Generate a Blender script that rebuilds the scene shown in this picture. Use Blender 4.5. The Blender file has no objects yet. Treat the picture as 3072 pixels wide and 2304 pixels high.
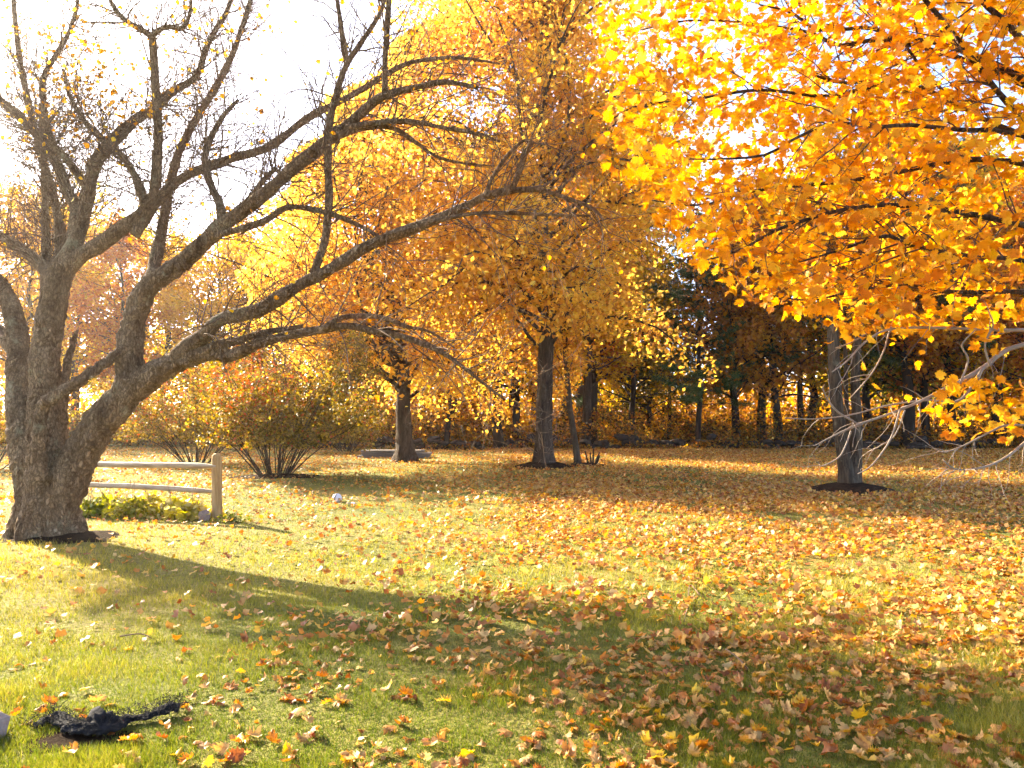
import bpy, math
import numpy as np
from mathutils import Vector, noise as mnoise

rng = np.random.default_rng(11)
R = math.radians
scene = bpy.context.scene
COL = scene.collection

# ------------------------------------------------------------------ camera
CAM_H, FPX, PITCH = 1.6, 800.0, math.atan(28.0 / 800.0)
cam = bpy.data.cameras.new("camera")
cam.sensor_width = 36.0
cam.lens = 36.0 * FPX / 1024.0
cam.clip_start, cam.clip_end = 0.05, 3000.0
camo = bpy.data.objects.new("camera", cam)
COL.objects.link(camo)
camo.location = (0, 0, CAM_H)
camo.rotation_euler = (R(90) + PITCH, 0, 0)
scene.camera = camo

# ------------------------------------------------------------------ light
SUN_AZ, SUN_EL = R(-48), R(27)          # azimuth from +Y, negative is left
world = bpy.data.worlds.new("World")
scene.world = world
world.use_nodes = True
wn = world.node_tree
wn.nodes.clear()
sky = wn.nodes.new("ShaderNodeTexSky")
sky.sky_type = 'NISHITA'
sky.sun_disc = False
sky.sun_elevation = SUN_EL
sky.sun_rotation = SUN_AZ
sky.air_density = 0.4
sky.dust_density = 1.3
sky.ozone_density = 0.2
bg = wn.nodes.new("ShaderNodeBackground")
bg.inputs["Strength"].default_value = 0.13
wo = wn.nodes.new("ShaderNodeOutputWorld")
wn.links.new(sky.outputs[0], bg.inputs[0])
wn.links.new(bg.outputs[0], wo.inputs[0])
sun = bpy.data.lights.new("sun", 'SUN')
sun.energy = 4.1
sun.angle = R(0.53)
sun.color = (1.0, 0.86, 0.62)
suno = bpy.data.objects.new("sun", sun)
COL.objects.link(suno)
sdir = Vector((math.sin(SUN_AZ) * math.cos(SUN_EL), math.cos(SUN_AZ) * math.cos(SUN_EL), math.sin(SUN_EL)))
suno.rotation_euler = sdir.to_track_quat('Z', 'Y').to_euler()
suno.location = (-20, 20, 30)

vs = scene.view_settings
vs.view_transform = 'Standard'
vs.look = 'None'
vs.gamma = 1.0
vs.use_curve_mapping = False
vs.exposure = 2.85
cy = scene.cycles
cy.max_bounces = 7
cy.diffuse_bounces = 5
cy.use_adaptive_sampling = True
cy.adaptive_threshold = 0.03
cy.glossy_bounces = 2
cy.transmission_bounces = 4
cy.transparent_max_bounces = 4
cy.caustics_reflective = False
cy.caustics_refractive = False
cy.use_denoising = True
cy.sample_clamp_indirect = 6.0


# ------------------------------------------------------------------ helpers
def ground_z(x, y):
    return 0.035 * np.sin(0.31 * x + 0.9) * np.cos(0.23 * y + 0.3) + 0.02 * np.sin(0.9 * x - 0.7 * y)


def px(x, y, Y):
    """A point Y metres in front of the camera that the photograph shows at (x, y) of 1024 x 768."""
    u, v = (x - 512.0) / FPX, (384.0 - y) / FPX
    t = Y / (math.cos(PITCH) - v * math.sin(PITCH))
    return np.array([u * t, Y, CAM_H + t * (math.sin(PITCH) + v * math.cos(PITCH))])


def proj(p):
    d = np.asarray(p, float) - np.array([0, 0, CAM_H])
    f = d[..., 1] * math.cos(PITCH) + d[..., 2] * math.sin(PITCH)
    up = -d[..., 1] * math.sin(PITCH) + d[..., 2] * math.cos(PITCH)
    f = np.where(f < 0.05, 0.05, f)
    return 512 + FPX * d[..., 0] / f, 384 - FPX * up / f, f


def gpx(x, y):
    """The ground point at a pixel."""
    u, v = (x - 512.0) / FPX, (384.0 - y) / FPX
    dz = math.sin(PITCH) + v * math.cos(PITCH)
    t = -CAM_H / dz
    X, Y = u * t, t * (math.cos(PITCH) - v * math.sin(PITCH))
    return np.array([X, Y, float(ground_z(X, Y))])


def norm(v):
    return v / np.maximum(np.linalg.norm(v, axis=-1, keepdims=True), 1e-9)


def rand_unit(n):
    return norm(rng.normal(size=(n, 3)))


def fast_mesh(name, v, f, mat, rnd=None, smooth=False):
    v = np.ascontiguousarray(v, np.float32).reshape(-1, 3)
    f = np.ascontiguousarray(f, np.int32)
    k = f.shape[1]
    me = bpy.data.meshes.new(name)
    me.vertices.add(len(v))
    me.vertices.foreach_set("co", v.ravel())
    me.loops.add(f.size)
    me.loops.foreach_set("vertex_index", f.ravel())
    me.polygons.add(len(f))
    me.polygons.foreach_set("loop_start", np.arange(0, f.size, k, dtype=np.int32))
    if smooth:
        me.polygons.foreach_set("use_smooth", np.ones(len(f), bool))
    if rnd is not None:
        a = me.attributes.new("rnd", 'FLOAT', 'FACE')
        a.data.foreach_set("value", np.ascontiguousarray(rnd, np.float32))
    me.materials.append(mat)
    me.update(calc_edges=True)
    return me


def link(name, me, parent=None, loc=(0, 0, 0), rot=(0, 0, 0), scale=(1, 1, 1)):
    o = bpy.data.objects.new(name, me)
    COL.objects.link(o)
    o.location, o.rotation_euler, o.scale = loc, rot, scale
    if parent is not None:
        o.parent = parent
    return o


def tag(o, label=None, cat=None, group=None, kind=None):
    for k, val in (("label", label), ("category", cat), ("group", group), ("kind", kind)):
        if val:
            o[k] = val
    return o


def thing(name, label, cat, loc=(0, 0, 0), group=None):
    o = bpy.data.objects.new(name, None)
    COL.objects.link(o)
    o.location = loc
    o.empty_display_size = 0.2
    return tag(o, label, cat, group)


class Geo:
    """Collects vertices, faces of one size and a random value per face."""
    def __init__(self):
        self.v, self.f, self.r, self.n = [], [], [], 0

    def add(self, v, f, r=None):
        v = np.asarray(v, float).reshape(-1, 3)
        f = np.asarray(f)
        self.v.append(v)
        self.f.append(f + self.n)
        self.r.append(np.full(len(f), 0.5) if r is None else np.broadcast_to(r, (len(f),)))
        self.n += len(v)

    def mesh(self, name, mat, smooth=False, origin=None):
        v = np.concatenate(self.v)
        if origin is not None:
            v = v - np.asarray(origin)
        return fast_mesh(name, v, np.concatenate(self.f), mat, np.concatenate(self.r), smooth)


def smooth_path(pts, k):
    """Catmull-Rom through the points, k samples."""
    pts = np.asarray(pts, float)
    if len(pts) < 3:
        t = np.linspace(0, 1, k)[:, None]
        return pts[0] * (1 - t) + pts[-1] * t
    p = np.vstack([2 * pts[0] - pts[1], pts, 2 * pts[-1] - pts[-2]])
    s = np.linspace(0, len(pts) - 1 - 1e-6, k)
    i = s.astype(int)
    u = (s - i)[:, None]
    a, b, c, d = p[i], p[i + 1], p[i + 2], p[i + 3]
    return 0.5 * (2 * b + (c - a) * u + (2 * a - 5 * b + 4 * c - d) * u ** 2 + (3 * b - a - 3 * c + d) * u ** 3)


def tubes(paths, radii, sides):
    """Batch of tubes: paths (T,K,3), radii (T,K) -> vertices and quads."""
    paths, radii = np.asarray(paths, float), np.asarray(radii, float)
    T, K, _ = paths.shape
    tan = norm(np.gradient(paths, axis=1))
    mean = norm(tan.mean(axis=1))
    ref = np.where(np.abs(mean[:, 2:3]) < 0.8, np.array([[0, 0, 1.0]]), np.array([[1.0, 0.2, 0]]))
    side = norm(np.cross(tan, ref[:, None, :]))
    up = np.cross(side, tan)
    ang = np.linspace(0, 2 * np.pi, sides, endpoint=False)
    ring = side[:, :, None, :] * np.cos(ang)[None, None, :, None] + up[:, :, None, :] * np.sin(ang)[None, None, :, None]
    v = paths[:, :, None, :] + ring * radii[:, :, None, None]
    k, s = np.meshgrid(np.arange(K - 1), np.arange(sides), indexing='ij')
    s2 = (s + 1) % sides
    q = np.stack([k * sides + s, k * sides + s2, (k + 1) * sides + s2, (k + 1) * sides + s], -1).reshape(-1, 4)
    f = (q[None] + (np.arange(T) * K * sides)[:, None, None]).reshape(-1, 4)
    return v.reshape(-1, 3), f


def limb_tube(pts, radii, k=24, sides=10, lump=0.06, seed=0):
    """One limb with lumps: returns vertices, quads (closed at the far end by a taper)."""
    path = smooth_path(pts, k)
    s = np.linspace(0, 1, len(radii))
    rr = np.interp(np.linspace(0, 1, k), s, radii)
    v, f = tubes(path[None], rr[None], sides)
    if lump:
        c = np.repeat(path, sides, axis=0)
        d = v - c
        n = np.array([mnoise.noise(Vector(tuple(p * 3.1 + seed))) + 0.5 * mnoise.noise(Vector(tuple(p * 8.0 + seed))) for p in v])
        v = c + d * (1 + lump * 2.2 * n)[:, None]
    # end caps
    a = v[:sides].mean(0)
    b = v[-sides:].mean(0)
    n0 = len(v)
    v = np.vstack([v, a, b])
    cap = []
    last = (k - 1) * sides
    for i in range(0, sides, 2):
        cap.append([n0, (i + 2) % sides, i + 1, i])
        cap.append([n0 + 1, last + i, last + i + 1, last + (i + 2) % sides])
    return v, np.vstack([f, np.array(cap)]), path, rr


def grow(paths, radii, n, length, K=6, angle=(35, 75), up=0.0, droop=0.0, wiggle=0.15, t=(0.15, 1.0),
         ratio=0.5, rmin=0.0012, rmax=0.05, bias=None, tip=0.25, weight=None, lenfall=0.4):
    """Side shoots of a batch of limbs (vectorised)."""
    paths, radii = np.asarray(paths, float), np.asarray(radii, float)
    T, KP, _ = paths.shape
    seg = np.linalg.norm(np.diff(paths, axis=1), axis=2).sum(1)
    w = seg if weight is None else seg * weight
    idx = rng.choice(T, n, p=w / w.sum())
    tt = rng.uniform(t[0], t[1], n)
    s = tt * (KP - 1)
    i = np.minimum(s.astype(int), KP - 2)
    u = (s - i)[:, None]
    p0 = paths[idx, i] * (1 - u) + paths[idx, i + 1] * u
    r0 = radii[idx, i] * (1 - u[:, 0]) + radii[idx, i + 1] * u[:, 0]
    tan = norm(paths[idx, i + 1] - paths[idx, i])
    perp = rand_unit(n)
    perp = norm(perp - tan * (perp * tan).sum(1, keepdims=True))
    a = np.radians(rng.uniform(angle[0], angle[1], n))[:, None]
    d = tan * np.cos(a) + perp * np.sin(a)
    d[:, 2] += up
    if bias is not None:
        d = d + bias
    d = norm(d)
    L = rng.uniform(length[0], length[1], n) * (1 - lenfall * tt)
    out = np.empty((n, K, 3))
    out[:, 0] = p0
    step = (L / (K - 1))[:, None]
    for k in range(1, K):
        d = norm(d + rng.normal(size=(n, 3)) * wiggle + np.array([0, 0, up * 0.25 - droop]))
        out[:, k] = out[:, k - 1] + d * step
    rr = np.clip(r0 * ratio, rmin, rmax)[:, None] * np.linspace(1, tip, K)[None]
    return out, np.maximum(rr, rmin * 0.6)


def sample_on(paths, n, jitter, t=(0.2, 1.0), weight=None):
    paths = np.asarray(paths)
    T, K, _ = paths.shape
    w = np.linalg.norm(np.diff(paths, axis=1), axis=2).sum(1)
    if weight is not None:
        w = w * weight
    idx = rng.choice(T, n, p=w / w.sum())
    s = rng.uniform(t[0], t[1], n) * (K - 1)
    i = np.minimum(s.astype(int), K - 2)
    u = (s - i)[:, None]
    return paths[idx, i] * (1 - u) + paths[idx, i + 1] * u + rng.normal(size=(n, 3)) * jitter


# leaf templates: vertices (V,3) lying in xy with the stalk at the origin, +y to the tip; triangles
def maple_outline():
    half = [(0.0, 0.0), (0.16, -0.08), (0.30, 0.02), (0.27, 0.12), (0.52, 0.16), (0.42, 0.28), (0.58, 0.46), (0.40, 0.46),
            (0.44, 0.66), (0.24, 0.58), (0.17, 0.56), (0.20, 0.78), (0.10, 0.76)]
    pts = half + [(0.0, 1.0)] + [(-x, y) for x, y in reversed(half[1:])]
    return np.array(pts)


def leaf_template(curl=0.0, fold=0.15, wave=0.0, seed=0, stalk=True, roll=0.0, ring=False, twist=0.0):
    o = maple_outline()
    r = np.random.default_rng(seed)
    o = o * (1 + r.normal(size=o.shape) * 0.05)
    if roll:
        o = o * [r.uniform(0.7, 1.2), r.uniform(0.8, 1.1)] + np.column_stack([0.12 * r.normal() * o[:, 1] ** 2, np.zeros(len(o))])
    n = len(o)
    v = np.vstack([[0, 0.36], o])
    if ring:
        v = np.vstack([v, [0, 0.36] + (o - [0, 0.36]) * 0.55])
    z = fold * np.abs(v[:, 0]) + curl * ((v[:, 1] - 0.4) ** 2) + wave * np.sin(v[:, 0] * 7 + seed) * np.cos(v[:, 1] * 6 + seed * 2)
    v3 = np.column_stack([v, z])
    if roll:
        a = r.uniform(-0.6, 0.6)
        c, d = math.cos(a), math.sin(a)
        w = v3[:, 0] * c + (v3[:, 1] - 0.4) * d
        l = -v3[:, 0] * d + (v3[:, 1] - 0.4) * c
        k = roll * (1 + 0.5 * l * twist)
        w2, dz = np.sin(k * w) / k, (1 - np.cos(k * w)) / k
        v3 = np.column_stack([w2 * c - l * d, w2 * d + l * c + 0.4, v3[:, 2] + dz])
    if ring:
        f = []
        for i in range(n):
            i2 = (i + 1) % n
            f += [[1 + i, 1 + i2, 1 + n + i2], [1 + i, 1 + n + i2, 1 + n + i], [0, 1 + n + i, 1 + n + i2]]
    else:
        f = [[0, 1 + i, 1 + (i + 1) % n] for i in range(n)]
    if stalk:
        b = len(v3)
        v3 = np.vstack([v3, [[-0.012, 0.02, 0], [0.012, 0.02, 0], [0.05, -0.5, -0.12]]])
        f.append([b, b + 1, b + 2])
    return v3, np.array(f)


def small_leaf():
    v = np.array([[0, 0, 0], [0.30, 0.2, 0.07], [0.42, 0.55, 0.10], [0, 1.0, -0.05], [-0.42, 0.55, 0.10], [-0.30, 0.2, 0.07], [0, 0.5, 0]])
    f = np.array([[0, 1, 6], [1, 2, 6], [2, 3, 6], [3, 4, 6], [4, 5, 6], [5, 0, 6]])
    return v, f


def crumpled_leaf():
    v = np.array([[0, 0, 0], [0.45, 0.05, 0.16], [0.34, 0.42, 0.05], [0.30, 0.80, 0.22], [0, 1.0, 0.0], [-0.42, 0.72, 0.2], [-0.3, 0.4, 0.02], [-0.46, 0.12, 0.18], [0, 0.45, 0.1]])
    f = np.array([[i, (i + 1) % 8, 8] for i in range(8)])
    return v, f


def rhomb_leaf():
    v = np.array([[0, 0, 0], [0.36, 0.45, 0.08], [0, 1.0, -0.06], [-0.36, 0.5, 0.1]])
    return v, np.array([[0, 1, 2], [0, 2, 3]])


def leaf_frames(n, tilt=0.8, hang=0.0, nbias=None):
    """Random orientation: normals scattered round +z, tips scattered round the compass and hanging by `hang`."""
    nrm = rng.normal(size=(n, 3)) * tilt
    nrm[:, 2] += 1.0
    if nbias is not None:
        nrm = nrm + nbias
    nrm = norm(nrm)
    tip = rng.normal(size=(n, 3))
    tip[:, 2] -= hang
    tip = norm(tip - nrm * (tip * nrm).sum(1, keepdims=True))
    x = np.cross(tip, nrm)
    return np.stack([x, tip, nrm], axis=2)      # columns


def place(tmpl, pos, frames, size):
    v, f = tmpl
    n = len(pos)
    vv = np.einsum('nij,vj->nvi', frames, v) * np.asarray(size)[:, None, None] + pos[:, None, :]
    ff = (f[None] + (np.arange(n) * len(v))[:, None, None]).reshape(-1, 3)
    return vv.reshape(-1, 3), ff, len(f)


def add_leaves(geo, tmpl, pos, size, tilt=0.8, hang=0.3, rnd=None, nbias=None):
    n = len(pos)
    v, f, k = place(tmpl, pos, leaf_frames(n, tilt, hang, nbias), size)
    r = rng.uniform(0, 1, n) if rnd is None else rnd
    geo.add(v, f, np.repeat(r, k))


# ------------------------------------------------------------------ materials
def ramp_node(nt, stops):
    r = nt.nodes.new("ShaderNodeValToRGB")
    el = r.color_ramp.elements
    while len(el) > 1:
        el.remove(el[-1])
    for i, (p, c) in enumerate(stops):
        e = el[0] if i == 0 else el.new(p)
        e.position = p
        e.color = (*c, 1)
    return r


def leaf_mat(name, stops, trans=0.55, tcol=1.0, rough=0.5, spec=0.3, vary=0.0, tsat=1.15, mottle=0.0):
    m = bpy.data.materials.new(name)
    m.use_nodes = True
    nt = m.node_tree
    nt.nodes.clear()
    N, Lk = nt.nodes.new, nt.links.new
    at = N("ShaderNodeAttribute")
    at.attribute_name = "rnd"
    rp = ramp_node(nt, stops)
    Lk(at.outputs["Fac"], rp.inputs[0])
    col = rp.outputs[0]
    hs = N("ShaderNodeHueSaturation")
    Lk(col, hs.inputs["Color"])
    if vary:
        oi = N("ShaderNodeObjectInfo")
        mr = N("ShaderNodeMapRange")
        mr.inputs[3].default_value, mr.inputs[4].default_value = 0.5 - vary * 0.03, 0.5 + vary * 0.06
        Lk(oi.outputs["Random"], mr.inputs[0])
        Lk(mr.outputs[0], hs.inputs["Hue"])
    col = hs.outputs[0]
    if mottle:
        tc = N("ShaderNodeTexCoord")
        nz = N("ShaderNodeTexNoise")
        nz.inputs["Scale"].default_value = mottle
        nz.inputs["Detail"].default_value = 4
        Lk(tc.outputs["Object"], nz.inputs[0])
        mr_ = ramp_node(nt, [(0.32, (0.55, 0.42, 0.35)), (0.46, (0.95, 0.92, 0.9)), (0.6, (1.0, 1.0, 1.0)), (0.72, (1.0, 1.08, 1.0))])
        Lk(nz.outputs[0], mr_.inputs[0])
        mm = N("ShaderNodeMixRGB")
        mm.blend_type = 'MULTIPLY'
        mm.inputs[0].default_value = 1.0
        Lk(col, mm.inputs[1]); Lk(mr_.outputs[0], mm.inputs[2])
        col = mm.outputs[0]
    pr = N("ShaderNodeBsdfPrincipled")
    Lk(col, pr.inputs["Base Color"])
    pr.inputs["Roughness"].default_value = rough
    pr.inputs["Specular IOR Level"].default_value = spec
    ts = N("ShaderNodeHueSaturation")
    ts.inputs["Saturation"].default_value = tsat
    ts.inputs["Value"].default_value = tcol
    Lk(col, ts.inputs["Color"])
    tr = N("ShaderNodeBsdfTranslucent")
    Lk(ts.outputs[0], tr.inputs[0])
    mx = N("ShaderNodeMixShader")
    mx.inputs[0].default_value = trans
    Lk(pr.outputs[0], mx.inputs[1])
    Lk(tr.outputs[0], mx.inputs[2])
    out = N("ShaderNodeOutputMaterial")
    Lk(mx.outputs[0], out.inputs[0])
    return m


def rough_mat(name, stops, scale=6.0, stretch=(1, 1, 1), bump=0.4, bscale=None, rough=0.9, detail=8.0, spec=0.2, dist=0.02):
    m = bpy.data.materials.new(name)
    m.use_nodes = True
    nt = m.node_tree
    pr = nt.nodes["Principled BSDF"]
    N, Lk = nt.nodes.new, nt.links.new
    tc = N("ShaderNodeTexCoord")
    mp = N("ShaderNodeMapping")
    mp.inputs["Scale"].default_value = stretch
    Lk(tc.outputs["Object"], mp.inputs[0])
    nz = N("ShaderNodeTexNoise")
    nz.inputs["Scale"].default_value = scale
    nz.inputs["Detail"].default_value = detail
    nz.inputs["Roughness"].default_value = 0.65
    Lk(mp.outputs[0], nz.inputs[0])
    rp = ramp_node(nt, stops)
    Lk(nz.outputs[0], rp.inputs[0])
    Lk(rp.outputs[0], pr.inputs["Base Color"])
    nb = N("ShaderNodeTexNoise")
    nb.inputs["Scale"].default_value = bscale or scale * 3
    nb.inputs["Detail"].default_value = 10
    nb.inputs["Roughness"].default_value = 0.7
    Lk(mp.outputs[0], nb.inputs[0])
    bp = N("ShaderNodeBump")
    bp.inputs["Strength"].default_value = bump
    bp.inputs["Distance"].default_value = dist
    Lk(nb.outputs[0], bp.inputs["Height"])
    Lk(bp.outputs[0], pr.inputs["Normal"])
    pr.inputs["Roughness"].default_value = rough
    pr.inputs["Specular IOR Level"].default_value = spec
    return m


def bark_mat(name, dark, mid, light, lichen, plate=9.0, stretch=(1, 1, 0.45), dist=0.05):
    m = bpy.data.materials.new(name)
    m.use_nodes = True
    nt = m.node_tree
    pr = nt.nodes["Principled BSDF"]
    N, Lk = nt.nodes.new, nt.links.new
    tc = N("ShaderNodeTexCoord")
    mp = N("ShaderNodeMapping")
    mp.inputs["Scale"].default_value = stretch
    Lk(tc.outputs["Object"], mp.inputs[0])
    nz = N("ShaderNodeTexNoise")
    nz.inputs["Scale"].default_value = 5.0
    nz.inputs["Detail"].default_value = 9
    nz.inputs["Roughness"].default_value = 0.7
    Lk(mp.outputs[0], nz.inputs[0])
    wp = N("ShaderNodeMixRGB")
    wp.inputs[0].default_value = 0.16
    Lk(mp.outputs[0], wp.inputs[1]); Lk(nz.outputs["Color"], wp.inputs[2])
    vo = N("ShaderNodeTexVoronoi")
    vo.feature = 'DISTANCE_TO_EDGE'
    vo.inputs["Scale"].default_value = plate * 1.6
    Lk(wp.outputs[0], vo.inputs[0])
    cr = ramp_node(nt, [(0.0, (0.35, 0.35, 0.35)), (0.10, (0.8, 0.8, 0.8)), (0.3, (1, 1, 1))])
    Lk(vo.outputs["Distance"], cr.inputs[0])
    col = ramp_node(nt, [(0.32, dark), (0.5, mid), (0.66, light)])
    Lk(nz.outputs[0], col.inputs[0])
    mx = N("ShaderNodeMixRGB")
    mx.inputs[1].default_value = (*[c * 0.5 for c in dark], 1)
    Lk(cr.outputs[0], mx.inputs[0]); Lk(col.outputs[0], mx.inputs[2])
    n2 = N("ShaderNodeTexNoise")
    n2.inputs["Scale"].default_value = 2.3
    n2.inputs["Detail"].default_value = 12
    n2.inputs["Roughness"].default_value = 0.75
    Lk(tc.outputs["Object"], n2.inputs[0])
    lr = ramp_node(nt, [(0.56, (0, 0, 0)), (0.64, (0.7, 0.7, 0.7))])
    Lk(n2.outputs[0], lr.inputs[0])
    ml = N("ShaderNodeMixRGB")
    ml.inputs[2].default_value = (*lichen, 1)
    Lk(lr.outputs[0], ml.inputs[0]); Lk(mx.outputs[0], ml.inputs[1])
    Lk(ml.outputs[0], pr.inputs["Base Color"])
    nb = N("ShaderNodeTexNoise")
    nb.inputs["Scale"].default_value = 40.0
    nb.inputs["Detail"].default_value = 8
    Lk(mp.outputs[0], nb.inputs[0])
    ad = N("ShaderNodeMixRGB"); ad.blend_type = 'ADD'; ad.inputs[0].default_value = 0.6
    Lk(cr.outputs[0], ad.inputs[1]); Lk(nb.outputs[0], ad.inputs[2])
    bp = N("ShaderNodeBump")
    bp.inputs["Strength"].default_value = 1.0
    bp.inputs["Distance"].default_value = dist
    Lk(ad.outputs[0], bp.inputs["Height"]); Lk(bp.outputs[0], pr.inputs["Normal"])
    pr.inputs["Roughness"].default_value = 0.9
    pr.inputs["Specular IOR Level"].default_value = 0.15
    return m


M = {}
M['bark_old'] = bark_mat('bark_old', (0.12, 0.066, 0.032), (0.33, 0.205, 0.105), (0.46, 0.31, 0.175), (0.43, 0.36, 0.21), plate=20, dist=0.045)
M['bark_grey'] = bark_mat('bark_grey', (0.04, 0.027, 0.016), (0.095, 0.067, 0.041), (0.15, 0.11, 0.07), (0.16, 0.145, 0.09), plate=14, stretch=(1, 1, 0.15), dist=0.015)
M['bark_brown'] = bark_mat('bark_brown', (0.035, 0.022, 0.014), (0.085, 0.056, 0.036), (0.14, 0.10, 0.068), (0.13, 0.115, 0.08), plate=13, stretch=(1, 1, 0.15), dist=0.03)
M['bark_dark'] = rough_mat('bark_dark', [(0.3, (0.016, 0.010, 0.007)), (0.7, (0.05, 0.033, 0.022))], scale=5.0, stretch=(1, 1, 0.2), bump=0.6)
M['twig'] = rough_mat('twig', [(0.3, (0.10, 0.058, 0.032)), (0.7, (0.21, 0.135, 0.08))], scale=8, bump=0.2)
M['twig_pale'] = rough_mat('twig_pale', [(0.3, (0.20, 0.145, 0.10)), (0.7, (0.34, 0.26, 0.19))], scale=8, bump=0.2, rough=0.6)
M['twig_dark'] = rough_mat('twig_dark', [(0.3, (0.07, 0.04, 0.025)), (0.7, (0.14, 0.085, 0.05))], scale=8, bump=0.2)
M['maple_gold'] = leaf_mat('maple_gold', [(0.0, (0.66, 0.25, 0.013)), (0.4, (0.78, 0.37, 0.014)), (0.75, (0.83, 0.46, 0.018)), (1.0, (0.86, 0.61, 0.05))], trans=0.72, tcol=1.1, rough=0.45, tsat=1.02, mottle=18)
M['maple_yellow'] = leaf_mat('maple_yellow', [(0.0, (0.58, 0.25, 0.014)), (0.35, (0.77, 0.42, 0.018)), (0.75, (0.83, 0.53, 0.03)), (1.0, (0.84, 0.65, 0.08))], trans=0.7, tcol=1.12, tsat=0.97)
M['maple_orange'] = leaf_mat('maple_orange', [(0.0, (0.56, 0.23, 0.014)), (0.4, (0.75, 0.39, 0.018)), (0.75, (0.82, 0.50, 0.025)), (1.0, (0.82, 0.62, 0.06))], trans=0.7, tcol=1.15, tsat=0.97)
M['wood_amber'] = leaf_mat('wood_amber', [(0.0, (0.34, 0.10, 0.012)), (0.5, (0.62, 0.26, 0.018)), (1.0, (0.74, 0.43, 0.03))], trans=0.68, tcol=1.15, vary=0.5)
M['wood_yellow'] = leaf_mat('wood_yellow', [(0.0, (0.50, 0.23, 0.018)), (0.5, (0.70, 0.40, 0.02)), (1.0, (0.72, 0.52, 0.05))], trans=0.68, tcol=1.15, vary=0.5)
M['wood_olive'] = leaf_mat('wood_olive', [(0.0, (0.07, 0.075, 0.012)), (0.5, (0.20, 0.18, 0.02)), (1.0, (0.52, 0.40, 0.03))], trans=0.62, tcol=1.1, vary=0.5)
M['wood_rust'] = leaf_mat('wood_rust', [(0.0, (0.24, 0.075, 0.014)), (0.5, (0.44, 0.16, 0.018)), (1.0, (0.60, 0.29, 0.03))], trans=0.62, tcol=1.15, vary=0.15)
M['pine'] = leaf_mat('pine', [(0.0, (0.03, 0.06, 0.016)), (0.6, (0.075, 0.125, 0.03)), (1.0, (0.15, 0.19, 0.04))], trans=0.35, rough=0.5, vary=0.2, tsat=1.0)
M['bush'] = leaf_mat('bush', [(0.0, (0.50, 0.11, 0.05)), (0.16, (0.46, 0.15, 0.05)), (0.3, (0.10, 0.08, 0.014)), (0.55, (0.21, 0.155, 0.022)), (0.8, (0.40, 0.26, 0.035)), (1.0, (0.56, 0.39, 0.07))], trans=0.45)
M['grass'] = leaf_mat('grass', [(0.0, (0.075, 0.115, 0.010)), (0.4, (0.20, 0.215, 0.016)), (0.75, (0.38, 0.31, 0.04)), (1.0, (0.52, 0.40, 0.12))], trans=0.5, rough=0.4, spec=0.4, tsat=1.05)
LEAF_STOPS = {
    'tan': [(0.0, (0.46, 0.20, 0.045)), (0.5, (0.60, 0.315, 0.085)), (1.0, (0.70, 0.44, 0.15))],
    'orange': [(0.0, (0.46, 0.14, 0.02)), (0.5, (0.64, 0.24, 0.02)), (1.0, (0.72, 0.34, 0.03))],
    'yellow': [(0.0, (0.64, 0.35, 0.02)), (0.5, (0.74, 0.45, 0.03)), (1.0, (0.78, 0.56, 0.10))],
    'russet': [(0.0, (0.30, 0.09, 0.02)), (0.5, (0.40, 0.14, 0.035)), (1.0, (0.46, 0.20, 0.07))],
}
for k, st in LEAF_STOPS.items():
    M['leaf_' + k] = leaf_mat('leaf_' + k, st, trans=0.35, rough=0.5, spec=0.4, mottle=3.0)
M['litter'] = leaf_mat('litter', [(0.0, (0.30, 0.09, 0.02)), (0.15, (0.40, 0.15, 0.04)), (0.3, (0.58, 0.22, 0.025)), (0.5, (0.58, 0.31, 0.09)), (0.72, (0.64, 0.40, 0.13)), (0.88, (0.72, 0.44, 0.04)), (1.0, (0.74, 0.54, 0.22))],
                       trans=0.35, rough=0.5, spec=0.4, mottle=22)
M['soil'] = rough_mat('soil', [(0.3, (0.016, 0.009, 0.005)), (0.7, (0.055, 0.032, 0.018))], scale=14, bump=1.0, bscale=30, spec=0.03, dist=0.05)
M['stone'] = rough_mat('stone', [(0.3, (0.02, 0.014, 0.010)), (0.55, (0.045, 0.032, 0.023)), (0.75, (0.085, 0.066, 0.05))], scale=3.5, bump=0.6)
M['pale_stone'] = rough_mat('pale_stone', [(0.3, (0.26, 0.18, 0.14)), (0.7, (0.40, 0.30, 0.24))], scale=8, bump=0.4)
M['rail'] = rough_mat('rail', [(0.3, (0.22, 0.15, 0.09)), (0.5, (0.44, 0.34, 0.23)), (0.7, (0.62, 0.54, 0.42))], scale=5, stretch=(0.3, 3, 3), bump=0.5, bscale=14, rough=0.75)
M['post'] = rough_mat('post', [(0.3, (0.20, 0.11, 0.045)), (0.5, (0.40, 0.25, 0.10)), (0.7, (0.54, 0.36, 0.17))], scale=6, stretch=(3, 3, 0.3), bump=0.5, bscale=14, rough=0.8)
M['board'] = rough_mat('board', [(0.3, (0.11, 0.10, 0.095)), (0.7, (0.24, 0.225, 0.21))], scale=4, stretch=(0.3, 3, 3), bump=0.4)
M['black_cloth'] = rough_mat('black_cloth', [(0.3, (0.008, 0.008, 0.009)), (0.7, (0.03, 0.029, 0.031))], scale=20, bump=0.6, rough=0.95)
M['white'] = rough_mat('white', [(0.3, (0.66, 0.65, 0.66)), (0.7, (0.78, 0.77, 0.78))], scale=9, bump=0.1, rough=0.5)
M['black'] = rough_mat('black', [(0.3, (0.012, 0.012, 0.014)), (0.7, (0.03, 0.03, 0.033))], scale=9, bump=0.1, rough=0.6)
M['under'] = leaf_mat('under', [(0.0, (0.05, 0.035, 0.012)), (0.35, (0.16, 0.10, 0.02)), (0.6, (0.36, 0.11, 0.02)), (0.85, (0.50, 0.24, 0.025)), (1.0, (0.56, 0.38, 0.05))], trans=0.5)
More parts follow.
